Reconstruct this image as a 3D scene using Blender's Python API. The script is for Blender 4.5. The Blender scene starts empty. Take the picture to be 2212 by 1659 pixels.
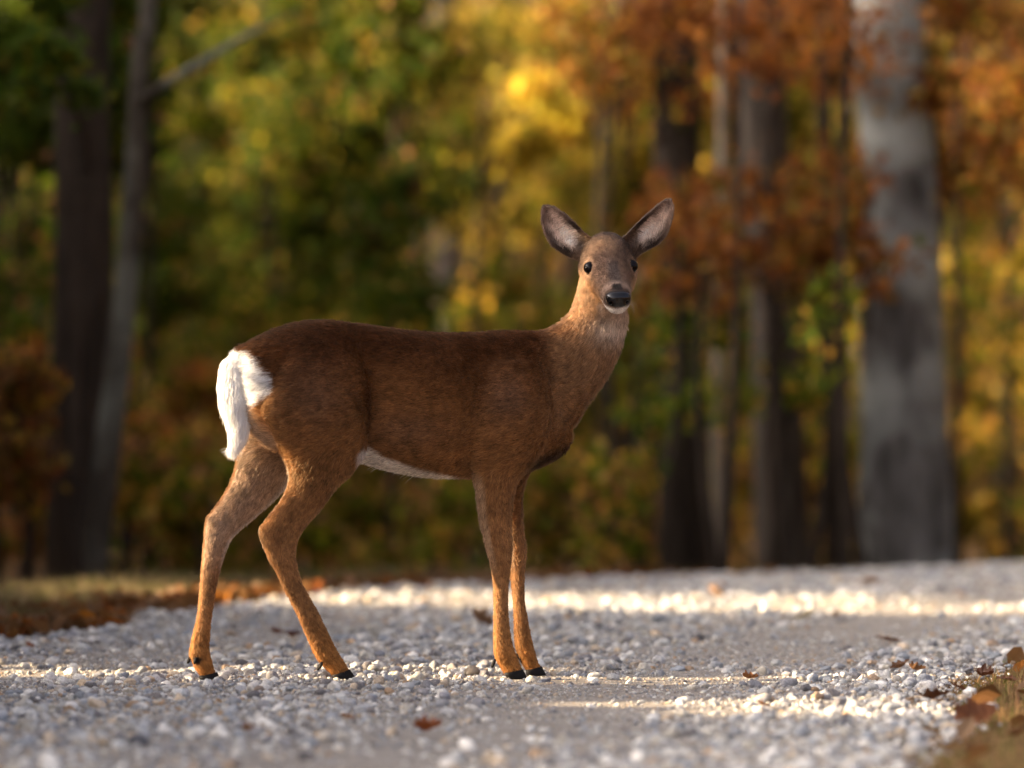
import bpy, bmesh, math, random
import numpy as np
from mathutils import Vector

random.seed(7)
rng = np.random.default_rng(11)
scene = bpy.context.scene
C = scene.collection

# ------------------------------------------------------------------ camera, sky, sun, exposure
F = 12770.0          # focal length in units of a 2212 px wide frame
CX, HZ = 1106.0, 734.0
CAM_H = 0.8
cam_d = bpy.data.cameras.new('camera')
cam = bpy.data.objects.new('camera', cam_d)
C.objects.link(cam)
cam.location = (0, 0, CAM_H)
cam.rotation_euler = (math.radians(90), 0, 0)
cam_d.sensor_width = 36.0
cam_d.lens = 36.0 * F / 2212.0
cam_d.shift_y = -(829.5 - HZ) / 2212.0
cam_d.clip_start = 0.1
cam_d.clip_end = 1000
cam_d.dof.use_dof = True
cam_d.dof.focus_distance = 13.9
cam_d.dof.aperture_fstop = 2.05
cam_d.dof.aperture_blades = 0
scene.camera = cam

SUN_EL, SUN_AZ = math.radians(17), math.radians(-6)   # low sun from the left
S = np.array([-math.cos(SUN_EL) * math.cos(SUN_AZ), math.cos(SUN_EL) * math.sin(SUN_AZ), math.sin(SUN_EL)])
world = bpy.data.worlds.new('World')
scene.world = world
world.use_nodes = True
wn = world.node_tree
sky = wn.nodes.new('ShaderNodeTexSky')
sky.sky_type = 'NISHITA'
sky.sun_disc = False
sky.sun_elevation = SUN_EL
sky.sun_rotation = math.atan2(S[0], S[1])
sky.air_density = 0.12
sky.dust_density = 7.0
sky.ozone_density = 0.0
bg = wn.nodes['Background']
wn.links.new(sky.outputs[0], bg.inputs[0])
bg.inputs[1].default_value = 0.15

sun_d = bpy.data.lights.new('sun', 'SUN')
sun_d.energy = 2.6
sun_d.angle = math.radians(0.53)
sun_d.color = (1.0, 0.75, 0.47)
sun = bpy.data.objects.new('sun', sun_d)
C.objects.link(sun)
sun.rotation_euler = Vector((-S[0], -S[1], -S[2])).to_track_quat('-Z', 'Y').to_euler()

scene.view_settings.view_transform = 'Standard'
scene.view_settings.look = 'None'
scene.view_settings.exposure = 3.2
scene.view_settings.gamma = 1.0
scene.cycles.use_denoising = True
scene.cycles.max_bounces = 8
scene.cycles.transparent_max_bounces = 4
scene.cycles.sample_clamp_indirect = 6.0
scene.cycles_curves.shape = 'RIBBONS'


def pt(px, py, y):
    """point at depth y that the camera sees at (px, py) of a 2212 x 1659 frame"""
    return np.array([(px - CX) / F * y, y, CAM_H - (py - HZ) / F * y])


def proj(p):
    p = np.asarray(p)
    return CX + F * p[..., 0] / p[..., 1], HZ + F * (CAM_H - p[..., 2]) / p[..., 1]


def unit(v):
    v = np.asarray(v, float)
    return v / (np.linalg.norm(v, axis=-1, keepdims=True) + 1e-12)


def sstep(a, b, x):
    t = np.clip((x - a) / (b - a), 0, 1)
    return t * t * (3 - 2 * t)


# value noise for geometry and colour variation
_tab = rng.random((64, 64, 64)).astype(np.float32)


def vnoise(p):
    p = np.asarray(p, float)
    i = np.floor(p).astype(int)
    f = p - i
    f = f * f * (3 - 2 * f)
    r = 0
    for dx in (0, 1):
        for dy in (0, 1):
            for dz in (0, 1):
                w = (f[..., 0] if dx else 1 - f[..., 0]) * (f[..., 1] if dy else 1 - f[..., 1]) * (f[..., 2] if dz else 1 - f[..., 2])
                r = r + w * _tab[(i[..., 0] + dx) % 64, (i[..., 1] + dy) % 64, (i[..., 2] + dz) % 64]
    return r


# ------------------------------------------------------------------ materials
def new_mat(name):
    m = bpy.data.materials.new(name)
    m.use_nodes = True
    nt = m.node_tree
    nt.nodes.clear()
    out = nt.nodes.new('ShaderNodeOutputMaterial')
    return m, nt, out


def nd(nt, kind, **kw):
    n = nt.nodes.new(kind)
    for k, v in kw.items():
        setattr(n, k, v)
    return n


def principled(nt, out, rough=0.8, spec=0.3):
    b = nt.nodes.new('ShaderNodeBsdfPrincipled')
    b.inputs['Roughness'].default_value = rough
    b.inputs['Specular IOR Level'].default_value = spec
    nt.links.new(b.outputs[0], out.inputs['Surface'])
    return b


def mat_plain(name, col, rough=0.6, spec=0.4, noise=0.0, scale=60.0):
    m, nt, out = new_mat(name)
    b = principled(nt, out, rough, spec)
    b.inputs['Base Color'].default_value = (*col, 1)
    if noise:
        tc = nd(nt, 'ShaderNodeTexCoord')
        n = nd(nt, 'ShaderNodeTexNoise')
        n.inputs['Scale'].default_value = scale
        n.inputs['Detail'].default_value = 4
        nt.links.new(tc.outputs['Object'], n.inputs['Vector'])
        mx = nd(nt, 'ShaderNodeMix', data_type='RGBA', blend_type='MULTIPLY')
        mx.inputs[0].default_value = noise
        mx.inputs[6].default_value = (*col, 1)
        nt.links.new(n.outputs['Fac'], mx.inputs[7])
        nt.links.new(mx.outputs[2], b.inputs['Base Color'])
        bp = nd(nt, 'ShaderNodeBump')
        bp.inputs['Strength'].default_value = 0.3
        bp.inputs['Distance'].default_value = 0.002
        nt.links.new(n.outputs['Fac'], bp.inputs['Height'])
        nt.links.new(bp.outputs[0], b.inputs['Normal'])
    return m


def mat_leaf(name, attr_type='GEOMETRY', trans=0.45):
    m, nt, out = new_mat(name)
    at = nd(nt, 'ShaderNodeAttribute', attribute_type=attr_type, attribute_name='col')
    b = principled(nt, out, 0.6, 0.10)
    nt.links.new(at.outputs['Color'], b.inputs['Base Color'])
    tr = nd(nt, 'ShaderNodeBsdfTranslucent')
    nt.links.new(at.outputs['Color'], tr.inputs['Color'])
    mx = nd(nt, 'ShaderNodeMixShader')
    mx.inputs[0].default_value = trans
    nt.links.new(b.outputs[0], mx.inputs[1])
    nt.links.new(tr.outputs[0], mx.inputs[2])
    nt.links.new(mx.outputs[0], out.inputs['Surface'])
    return m


def mat_bark(name, c1, c2, lichen=None, scale=1.0):
    m, nt, out = new_mat(name)
    b = principled(nt, out, 0.95, 0.15)
    tc = nd(nt, 'ShaderNodeTexCoord')
    mp = nd(nt, 'ShaderNodeMapping')
    mp.inputs['Scale'].default_value = (9 * scale, 9 * scale, 1.6 * scale)
    nt.links.new(tc.outputs['Object'], mp.inputs['Vector'])
    n = nd(nt, 'ShaderNodeTexNoise')
    n.inputs['Scale'].default_value = 2.0
    n.inputs['Detail'].default_value = 6
    n.inputs['Roughness'].default_value = 0.65
    nt.links.new(mp.outputs[0], n.inputs['Vector'])
    cr = nd(nt, 'ShaderNodeValToRGB')
    cr.color_ramp.elements[0].position = 0.35
    cr.color_ramp.elements[0].color = (*c1, 1)
    cr.color_ramp.elements[1].position = 0.65
    cr.color_ramp.elements[1].color = (*c2, 1)
    nt.links.new(n.outputs['Fac'], cr.inputs[0])
    col = cr.outputs[0]
    if lichen:
        n2 = nd(nt, 'ShaderNodeTexNoise')
        n2.inputs['Scale'].default_value = 2.6
        n2.inputs['Detail'].default_value = 3
        nt.links.new(tc.outputs['Object'], n2.inputs['Vector'])
        r2 = nd(nt, 'ShaderNodeValToRGB')
        r2.color_ramp.elements[0].position = 0.46
        r2.color_ramp.elements[1].position = 0.60
        nt.links.new(n2.outputs['Fac'], r2.inputs[0])
        mx = nd(nt, 'ShaderNodeMix', data_type='RGBA')
        nt.links.new(r2.outputs[0], mx.inputs[0])
        nt.links.new(col, mx.inputs[6])
        mx.inputs[7].default_value = (*lichen, 1)
        col = mx.outputs[2]
    nt.links.new(col, b.inputs['Base Color'])
    bp = nd(nt, 'ShaderNodeBump')
    bp.inputs['Strength'].default_value = 1.0
    bp.inputs['Distance'].default_value = 0.05
    nt.links.new(n.outputs['Fac'], bp.inputs['Height'])
    nt.links.new(bp.outputs[0], b.inputs['Normal'])
    return m


def mat_attr(name, rough=0.8, spec=0.3, attr_type='GEOMETRY', nscale=0, namt=0.0, bump=0.0):
    m, nt, out = new_mat(name)
    b = principled(nt, out, rough, spec)
    at = nd(nt, 'ShaderNodeAttribute', attribute_type=attr_type, attribute_name='col')
    col = at.outputs['Color']
    if nscale:
        tc = nd(nt, 'ShaderNodeTexCoord')
        n = nd(nt, 'ShaderNodeTexNoise')
        n.inputs['Scale'].default_value = nscale
        n.inputs['Detail'].default_value = 5
        n.inputs['Roughness'].default_value = 0.7
        nt.links.new(tc.outputs['Object'], n.inputs['Vector'])
        mr = nd(nt, 'ShaderNodeMapRange')
        mr.inputs['From Min'].default_value = 0.3
        mr.inputs['From Max'].default_value = 0.7
        mr.inputs['To Min'].default_value = 1 - namt
        mr.inputs['To Max'].default_value = 1 + namt
        nt.links.new(n.outputs['Fac'], mr.inputs['Value'])
        mx = nd(nt, 'ShaderNodeVectorMath', operation='SCALE')
        nt.links.new(col, mx.inputs[0])
        nt.links.new(mr.outputs[0], mx.inputs['Scale'])
        col = mx.outputs[0]
        if bump:
            bp = nd(nt, 'ShaderNodeBump')
            bp.inputs['Strength'].default_value = bump
            bp.inputs['Distance'].default_value = 0.004
            nt.links.new(n.outputs['Fac'], bp.inputs['Height'])
            nt.links.new(bp.outputs[0], b.inputs['Normal'])
    nt.links.new(col, b.inputs['Base Color'])
    return m


M_LEAF = mat_leaf('leaf')
M_STONE = mat_attr('pebble_stone', 0.9, 0.15, 'INSTANCER', 4.0, 0.40, 0.45)
M_STONE1 = mat_attr('stone', 0.85, 0.25, 'OBJECT', 60.0, 0.35, 0.6)
M_SKIN = mat_attr('coat_under_fur', 0.9, 0.1)
M_HOOF = mat_plain('hoof_horn', (0.009, 0.008, 0.008), 0.6, 0.15, 0.4, 120)
M_EYE = mat_plain('eye_gloss', (0.003, 0.002, 0.002), 0.07, 0.13)
M_HOLE = mat_plain('nostril_dark', (0.002, 0.002, 0.002), 1.0, 0.0)
M_NOSE = mat_plain('wet_nose', (0.003, 0.003, 0.004), 0.16, 0.4)


def mat_fur(name):
    m, nt, out = new_mat(name)
    at = nd(nt, 'ShaderNodeAttribute', attribute_type='GEOMETRY', attribute_name='col')
    h = nd(nt, 'ShaderNodeBsdfHairPrincipled')
    h.parametrization = 'COLOR'
    h.inputs['Roughness'].default_value = 0.45
    h.inputs['Radial Roughness'].default_value = 0.6
    h.inputs['Random Roughness'].default_value = 0.2
    nt.links.new(at.outputs['Color'], h.inputs['Color'])
    d = nd(nt, 'ShaderNodeBsdfDiffuse')
    nt.links.new(at.outputs['Color'], d.inputs['Color'])
    mx = nd(nt, 'ShaderNodeMixShader')
    h.inputs['IOR'].default_value = 1.25
    mx.inputs[0].default_value = 0.72
    nt.links.new(h.outputs[0], mx.inputs[1])
    nt.links.new(d.outputs[0], mx.inputs[2])
    nt.links.new(mx.outputs[0], out.inputs['Surface'])
    return m


M_FUR = mat_fur('fur')


# ------------------------------------------------------------------ object helpers
def mesh_np(name, verts, faces, cols=None, smooth=True):
    """mesh from an (n,3) array and an (m,k) array of polygons of one size, with an optional colour per vertex"""
    verts = np.asarray(verts, np.float32)
    faces = np.asarray(faces, np.int32)
    me = bpy.data.meshes.new(name)
    k = faces.shape[1]
    me.vertices.add(len(verts))
    me.vertices.foreach_set('co', verts.ravel())
    me.loops.add(faces.size)
    me.loops.foreach_set('vertex_index', faces.ravel())
    me.polygons.add(len(faces))
    me.polygons.foreach_set('loop_start', np.arange(0, faces.size, k, dtype=np.int32))
    me.polygons.foreach_set('loop_total', np.full(len(faces), k, np.int32))
    me.polygons.foreach_set('use_smooth', np.full(len(faces), smooth, bool))
    me.update(calc_edges=True)
    if cols is not None:
        set_cols(me, cols)
    return me


def set_cols(me, cols):
    a = me.attributes.get('col') or me.attributes.new('col', 'FLOAT_COLOR', 'POINT')
    c4 = np.ones((len(cols), 4), np.float32)
    c4[:, :3] = np.clip(cols, 0, 1)
    a.data.foreach_set('color', c4.ravel())


def link(name, data, mat=None, parent=None, loc=None):
    o = bpy.data.objects.new(name, data)
    C.objects.link(o)
    if mat is not None and data is not None:
        if not data.materials:
            data.materials.append(mat)
    if parent is not None:
        o.parent = parent
    if loc is not None:
        o.location = loc
    return o


def tag(o, label=None, cat=None, group=None, kind=None):
    if label:
        o['label'] = label
    if cat:
        o['category'] = cat
    if group:
        o['group'] = group
    if kind:
        o['kind'] = kind
    return o


def thing(name, loc, label, cat, group=None):
    o = bpy.data.objects.new(name, None)
    o.empty_display_size = 0.1
    C.objects.link(o)
    o.location = loc
    return tag(o, label, cat, group)


def catmull(P, n):
    """Catmull-Rom through the rows of P, n steps a span"""
    P = np.asarray(P, float)
    Q = np.vstack([2 * P[0] - P[1], P, 2 * P[-1] - P[-2]])
    out = []
    for i in range(1, len(Q) - 2):
        for t in np.linspace(0, 1, n, endpoint=False):
            a, b, c, d = Q[i - 1], Q[i], Q[i + 1], Q[i + 2]
            out.append(0.5 * (2 * b + (c - a) * t + (2 * a - 5 * b + 4 * c - d) * t * t + (3 * b - a - 3 * c + d) * t ** 3))
    out.append(P[-1])
    return np.array(out)


def loft_rings(rings):
    """closed surface through rings (k, n, 3) with fan caps: verts, quads (caps as degenerate-free triangles doubled into quads)"""
    k, n, _ = rings.shape
    v = rings.reshape(-1, 3)
    q = []
    for i in range(k - 1):
        a = i * n
        j = np.arange(n)
        j2 = (j + 1) % n
        q.append(np.stack([a + j, a + j2, a + n + j2, a + n + j], 1))
    q = np.vstack(q)
    c0 = rings[0].mean(0)
    c1 = rings[-1].mean(0)
    v = np.vstack([v, c0, c1])
    j = np.arange(n)
    j2 = (j + 1) % n
    t0 = np.stack([np.full(n, k * n), j2, j], 1)
    t1 = np.stack([np.full(n, k * n + 1), (k - 1) * n + j, (k - 1) * n + j2], 1)
    return v, q, np.vstack([t0, t1])


def add_loft(bm, rings):
    v, q, t = loft_rings(rings)
    vs = [bm.verts.new(p) for p in v]
    for f in q:
        bm.faces.new([vs[i] for i in f])
    for f in t:
        bm.faces.new([vs[i] for i in f])


def tube_rings(path, rad, n=12, flat=None):
    path = np.asarray(path, float)
    rad = np.broadcast_to(np.asarray(rad, float), (len(path),))
    tan = unit(np.gradient(path, axis=0))
    ref = np.array([0.0, 1.0, 0.0])
    rings = []
    for p, t, r in zip(path, tan, rad):
        rf = ref if abs(t @ ref) < 0.95 else np.array([1.0, 0, 0])
        a = unit(np.cross(t, rf))
        b = np.cross(t, a)
        th = np.linspace(0, 2 * math.pi, n, endpoint=False)
        rings.append(p + r * (np.cos(th)[:, None] * a + np.sin(th)[:, None] * b))
    return np.array(rings)


def bm_to_mesh(bm, name, smooth=True):
    me = bpy.data.meshes.new(name)
    bmesh.ops.recalc_face_normals(bm, faces=bm.faces[:])
    bm.to_mesh(me)
    bm.free()
    if smooth:
        me.polygons.foreach_set('use_smooth', np.ones(len(me.polygons), bool))
    return me


# ------------------------------------------------------------------ terrain
ROAD_DIR = unit(np.array([0.24, 1.0]))
ROAD_NRM = np.array([ROAD_DIR[1], -ROAD_DIR[0]])


def road_bend(y):
    return 0.035 * np.maximum(0, y - 17.0) ** 2


def road_u(x, y):
    """signed metres across the road, + to the right of its middle line"""
    return (x - road_bend(y) - (-0.22 + 0.24 * (y - 14.0))) * 0.972


def ground_z(x, y):
    x = np.asarray(x, float)
    y = np.asarray(y, float)
    yc = 20.0 + 0.9 * np.clip(x, -3, 3)
    d = y - yc
    z = -0.075 * 0.5 * (d + np.sqrt(d * d + 0.4)) + 0.075 * 0.5 * 0.02
    fade = sstep(26, 34, y)
    z = z * (1 - fade) + fade * (-0.75)
    z = z + 0.12 * 0.5 * ((y - 36) + np.sqrt((y - 36) ** 2 + 30)) * sstep(26, 40, y)
    z = z + 0.012 * np.exp(-(((x + 0.55) / 0.35) ** 2 + ((y - 13.78) / 0.5) ** 2))
    u = road_u(x, y)
    z = z + 0.03 * sstep(1.55, 2.4, np.abs(u)) * (vnoise(np.stack([x * 2.5, y * 2.5, x * 0], -1)) - 0.2)
    z = z - 0.006 * np.exp(-((u - 0.62) / 0.28) ** 2) - 0.005 * np.exp(-((u + 0.75) / 0.28) ** 2)
    return z


def axis(*spans):
    out = []
    for a, b, n in spans:
        out.append(np.linspace(a, b, n, endpoint=False))
    return np.concatenate(out + [np.array([spans[-1][1]])])


def grid_mesh(name, xs, ys, zf, cond=None):
    X, Y = np.meshgrid(xs, ys)
    Z = zf(X, Y)
    v = np.stack([X, Y, Z], -1).reshape(-1, 3)
    nx, ny = len(xs), len(ys)
    i, j = np.meshgrid(np.arange(nx - 1), np.arange(ny - 1))
    a = (j * nx + i).ravel()
    q = np.stack([a, a + 1, a + nx + 1, a + nx], 1)
    return mesh_np(name, v, q)


def mat_floor():
    m, nt, out = new_mat('leafy_forest_floor')
    b = principled(nt, out, 0.95, 0.1)
    tc = nd(nt, 'ShaderNodeTexCoord')
    n = nd(nt, 'ShaderNodeTexNoise')
    n.inputs['Scale'].default_value = 9.0
    n.inputs['Detail'].default_value = 8
    n.inputs['Roughness'].default_value = 0.7
    nt.links.new(tc.outputs['Object'], n.inputs['Vector'])
    cr = nd(nt, 'ShaderNodeValToRGB')
    e = cr.color_ramp.elements
    e[0].position, e[0].color = 0.3, (0.06, 0.034, 0.014, 1)
    e[1].position, e[1].color = 0.7, (0.30, 0.16, 0.06, 1)
    k = e.new(0.5)
    k.color = (0.16, 0.09, 0.035, 1)
    nt.links.new(n.outputs['Fac'], cr.inputs[0])
    nt.links.new(cr.outputs[0], b.inputs['Base Color'])
    bp = nd(nt, 'ShaderNodeBump')
    bp.inputs['Distance'].default_value = 0.03
    nt.links.new(n.outputs['Fac'], bp.inputs['Height'])
    nt.links.new(bp.outputs[0], b.inputs['Normal'])
    return m


def mat_road():
    m, nt, out = new_mat('crushed_stone_road')
    b = principled(nt, out, 0.92, 0.15)
    tc = nd(nt, 'ShaderNodeTexCoord')
    v = nd(nt, 'ShaderNodeTexVoronoi')
    v.inputs['Scale'].default_value = 240.0
    nt.links.new(tc.outputs['Object'], v.inputs['Vector'])
    n = nd(nt, 'ShaderNodeTexNoise')
    n.inputs['Scale'].default_value = 6.0
    n.inputs['Detail'].default_value = 9
    n.inputs['Roughness'].default_value = 0.75
    nt.links.new(tc.outputs['Object'], n.inputs['Vector'])
    sp = nd(nt, 'ShaderNodeSeparateColor')
    nt.links.new(v.outputs['Color'], sp.inputs[0])
    cr = nd(nt, 'ShaderNodeValToRGB')
    e = cr.color_ramp.elements
    e[0].position, e[0].color = 0.0, (0.18, 0.170, 0.157, 1)
    e[1].position, e[1].color = 1.0, (0.43, 0.400, 0.355, 1)
    k = e.new(0.55)
    k.color = (0.31, 0.289, 0.260, 1)
    nt.links.new(sp.outputs[0], cr.inputs[0])
    r2 = nd(nt, 'ShaderNodeValToRGB')
    r2.color_ramp.elements[0].position, r2.color_ramp.elements[0].color = 0.3, (0.72, 0.68, 0.62, 1)
    r2.color_ramp.elements[1].position, r2.color_ramp.elements[1].color = 0.7, (1.1, 1.08, 1.06, 1)
    nt.links.new(n.outputs['Fac'], r2.inputs[0])
    mx = nd(nt, 'ShaderNodeMix', data_type='RGBA', blend_type='MULTIPLY')
    mx.inputs[0].default_value = 1.0
    nt.links.new(cr.outputs[0], mx.inputs[6])
    nt.links.new(r2.outputs[0], mx.inputs[7])
    nt.links.new(mx.outputs[2], b.inputs['Base Color'])
    bp = nd(nt, 'ShaderNodeBump', invert=True)
    bp.inputs['Strength'].default_value = 0.8
    bp.inputs['Distance'].default_value = 0.003
    nt.links.new(v.outputs['Distance'], bp.inputs['Height'])
    nt.links.new(bp.outputs[0], b.inputs['Normal'])
    return m


gx = axis((-160, -8, 20), (-8, -3, 25), (-3, 3, 120), (3, 8, 25), (8, 160, 20))
gy = axis((-60, 9, 20), (9, 21, 160), (21, 40, 60), (40, 200, 60))
o = link('ground', grid_mesh('ground', gx, gy, lambda x, y: ground_z(x, y) - 0.012), mat_floor())
tag(o, 'brown leaf-strewn forest floor rising into a hillside', kind='structure')

# the road sheet follows the same relief, 12 mm proud of the forest floor, with a ragged edge
ry = axis((-40, 9, 20), (9, 22, 220), (22, 40, 40))
rt = np.linspace(-1, 1, 72)
edge_l = -1.62 - 0.22 * (vnoise(np.stack([ry * 1.7, ry * 0 + 3, ry * 0], -1)) - 0.5) - 0.1 * (vnoise(np.stack([ry * 7, ry * 0, ry * 0 + 9], -1)) - 0.5)
edge_r = np.interp(ry, [9, 11.5, 14.8, 15.6, 17.5], [1.75, 1.55, 1.16, 1.3, 1.75]) + 0.12 * (vnoise(np.stack([ry * 1.4, ry * 0 + 31, ry * 0], -1)) - 0.5)
U = edge_l[:, None] + (edge_r - edge_l)[:, None] * (rt[None] * 0.5 + 0.5)
RY = np.repeat(ry[:, None], len(rt), 1)
RX = U / 0.972 + road_bend(RY) - 0.22 + 0.24 * (RY - 14.0)
RZ = ground_z(RX, RY) - 0.02 * sstep(0.93, 1.0, np.abs(rt))[None] + 0.004 * (vnoise(np.stack([RX * 9, RY * 9, RX * 0], -1)) - 0.5)
nx = len(rt)
i, j = np.meshgrid(np.arange(nx - 1), np.arange(len(ry) - 1))
a = (j * nx + i).ravel()
me = mesh_np('gravel_road', np.stack([RX, RY, RZ], -1).reshape(-1, 3), np.stack([a, a + 1, a + nx + 1, a + nx], 1))
tag(link('gravel_road', me, mat_road()), 'pale grey gravel road with sandy wheel tracks', kind='structure')




# ------------------------------------------------------------------ the wood behind the road
DKG = [(.032, .060, .005), (.045, .078, .006), (.066, .096, .007)]
OLI = [(.088, .098, .004), (.065, .082, .004), (.120, .108, .005)]
YEL = [(.34, .26, .02), (.26, .22, .025), (.38, .24, .03)]
GLD = [(.30, .17, .02), (.24, .13, .02), (.20, .14, .03)]
ORA = [(.34, .12, .015), (.28, .085, .015), (.24, .11, .02)]
RUS = [(.16, .048, .012), (.12, .036, .010), (.20, .065, .018)]
BRN = [(.15, .070, .022), (.20, .10, .036), (.11, .055, .020)]
OLI, YEL, GLD = [[tuple(k * v for v in c) for c in pal] for k, pal in ((.92, OLI), (1.25, YEL), (1.15, GLD))]
SUNNY = [tuple(1.5 * v for v in c) for c in YEL]  # yellow raised for the glowing clump: sunlight put into the leaf colour
RUS = [(.185, .058, .012), (.14, .045, .012), (.22, .080, .018)]
ORA = [(.32, .115, .012), (.27, .085, .012), (.24, .11, .018)]


def leaf_mesh(name, P, size, cols, drop=0.5):
    """one folded kite-shaped leaf of six points at each P"""
    n = len(P)
    d = unit(rng.normal(size=(n, 3)) + np.array([0, 0, -drop]))
    nr = unit(rng.normal(size=(n, 3)) * .8 + np.array([0, -.2, .8]))
    sd = unit(np.cross(d, nr))
    up = np.cross(sd, d)
    L = (size * (.7 + .6 * rng.random(n)))[:, None]
    W = L * .36
    base = P - d * L * .5
    V = np.stack([base,
                  base + d * L * .35 + sd * W + up * L * .10,
                  base + d * L * .75 + sd * W * .75 + up * L * .07,
                  base + d * L * 1.0 - up * L * .06,
                  base + d * L * .75 - sd * W * .75 + up * L * .07,
                  base + d * L * .35 - sd * W + up * L * .10], 1).reshape(-1, 3)
    k = np.arange(n)[:, None] * 6
    Q = np.concatenate([k + np.array([[0, 1, 2, 3]]), k + np.array([[0, 3, 4, 5]])])
    return mesh_np(name, V, Q, np.repeat(cols, 6, 0), smooth=False)


def leaf_cols(n, fams):
    """fams: [(palette, weight)]"""
    w = np.array([f[1] for f in fams], float)
    w /= w.sum()
    k = rng.choice(len(fams), n, p=w)
    pal = np.array([f[0] for f in fams])
    c = pal[k, rng.integers(0, 3, n)]
    return c * (.7 + .6 * rng.random((n, 1)))


def trunk_mesh(path, rad, n=14, rough=.10):
    path = catmull(path, 6)
    rad = np.interp(np.linspace(0, 1, len(path)), np.linspace(0, 1, len(rad)), rad)
    R = tube_rings(path, rad, n)
    c = path[:, None]
    off = R - c
    R = c + off * (1 + rough * 2 * (vnoise(R * np.array([9, 9, 2.5])) - .5))[..., None]
    bm = bmesh.new()
    add_loft(bm, R)
    return bm, path


BARK = {
    'grey': mat_bark('grey_lichened_bark', (.042, .039, .035), (.150, .143, .134), (.25, .26, .24)),
    'mossy': mat_bark('greenish_lichened_bark', (.032, .026, .018), (.085, .074, .056), (.14, .145, .118)),
    'dark': mat_bark('dark_bark', (.018, .013, .009), (.050, .037, .026)),
    'brown': mat_bark('brown_bark', (.042, .033, .025), (.110, .090, .072)),
    'pale': mat_bark('pale_bark', (.16, .13, .10), (.32, .27, .21)),
}


def crown_points(n, c, r):
    """points in a few uneven lumps about c"""
    k = max(3, int(n / 90))
    lum = c + rng.normal(size=(k, 3)) * np.array(r) * .55
    q = lum[rng.integers(0, k, n)]
    return q + rng.normal(size=(n, 3)) * np.array(r) * .46


LEAF_SZ, LEAF_K, LEAF_FILTER = .044, 1.8, None


def make_tree(name, label, cat, group, base, path, rad, bark, crown=None, limbs=(), n=14):
    """base: ground point; path/limbs in world coordinates; crown: list of (centre, radii, count, leaf size, families)"""
    base = np.array(base, float)
    t = thing(name, base, label, cat, group)
    bm, full = trunk_mesh(np.array(path) - base, rad, n)
    tr_o = link('trunk', bm_to_mesh(bm, 'trunk'), BARK[bark], t)
    for lp, lr in limbs:
        bm, _ = trunk_mesh(np.array(lp) - base, lr, 8)
        link('limb', bm_to_mesh(bm, 'limb'), BARK[bark], tr_o)
    if crown:
        P, K, Z = [], [], []
        for c, r, m, sz, fams in crown:
            q = crown_points(m, np.array(c, float), r)
            if LEAF_FILTER is not None:
                q = q[LEAF_FILTER(q)]
            m = len(q)
            P.append(q - base)
            K.append(leaf_cols(m, fams))
            Z.append(np.full(m, sz))
        link('crown', leaf_mesh('crown', np.concatenate(P), np.concatenate(Z), np.concatenate(K)), M_LEAF, t)
    return t


def up_path(px0, y, px1, top=9.0, sway=.03, pts=None):
    """trunk from the ground through (px0, 1240) and (px1, 0) of the frame, on up to the given height"""
    if pts is None:
        pts = [(px0, 1240), ((px0 + px1) / 2, 620), (px1, 0)]
    W = [pt(a, b, y) for a, b in pts]
    x0 = W[0][0] + (W[0][0] - W[1][0]) * .1
    g = np.array([x0, y, float(ground_z(np.array(x0), np.array(y))) - .15])
    d = unit(W[-1] - W[-2])
    out = [g] + [w for w in W if w[2] > g[2] + .2]
    last = out[-1]
    d = unit(d + np.array([0, 0, 1.5]))
    while out[-1][2] < top:
        out.append(out[-1] + d * 1.6 + np.array([rng.normal() * sway, rng.normal() * sway, 0]) * 2)
    return out


def high_crown(path, r, m, fams, sz=.16):
    """leaves well above the frame"""
    c = np.array(path[-1]) + np.array([0, 0, .4])
    return [(c + np.array([dx, dy, dz]), (r, r, r * .6), m // 3, sz, fams) for dx, dy, dz in ((-r * .5, 0, 0), (r * .5, .3, .2), (0, -.4, r * .4))]


def add_trunk_tree(name, label, pts, y, wpx, bark, fams, group=None, crown_r=1.6, crown_n=700, limbs=(), n=16, extra=()):
    path = up_path(0, y, 0, pts=pts)
    w = [v / 2 / F * y for v in wpx]
    rad = [w[0] * 1.05] + w[1:] + [w[-1] * .8, w[-1] * .6, w[-1] * .35]
    base = path[0].copy()
    lb = [([pt(a, b, y + dy) for a, b, dy in lp], [q / 2 / F * y for q in lw]) for lp, lw in limbs]
    cr = high_crown(path, crown_r, crown_n // 4, fams) + list(extra)
    return make_tree(name, label, 'tree', group, base, path, rad, bark, cr, lb, n)


def clump(px, py, y, rpx, m, sz, fams, rd=None):
    r = rpx / F * y
    return (pt(px, py, y), (r, rd or r * .9, r * .8), m, sz, fams)


# trunks one can make out
add_trunk_tree('oak_tree', 'thick grey oak trunk with pale lichen patches rising beside the road crest', [(1967, 1240), (1952, 900), (1944, 600), (1936, 300), (1925, 0)], 22.5,
               [196, 188, 172, 158, 150, 140], 'grey', [(RUS, 3), (ORA, 1)], crown_r=1.8, crown_n=1500, n=24)
add_trunk_tree('oak_tree', 'brown-grey trunk half hidden by rust leaves, next to the thick lichened oak', [(1690, 1240), (1678, 900), (1670, 620), (1650, 300), (1640, 0)], 23.6,
               [128, 120, 112, 104, 96, 90], 'brown', [(RUS, 2), (GLD, 1)], crown_r=1.6, crown_n=900)
add_trunk_tree('oak_tree', 'broad blackish trunk behind the rust-leaved branches', [(1480, 1240), (1474, 900), (1468, 600), (1460, 300), (1455, 0)], 23.2,
               [125, 115, 110, 104, 100, 96], 'dark', [(ORA, 1), (RUS, 2)], crown_r=1.6, crown_n=900)
add_trunk_tree('tree', 'thin blackish trunk between the lichened oak and its brown-grey neighbour', [(1800, 1240), (1796, 900), (1790, 600), (1782, 300), (1775, 0)], 23.4,
               [36, 34, 32, 30, 28, 26], 'dark', [(GLD, 1)], crown_r=.9, crown_n=300, n=10)
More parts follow.
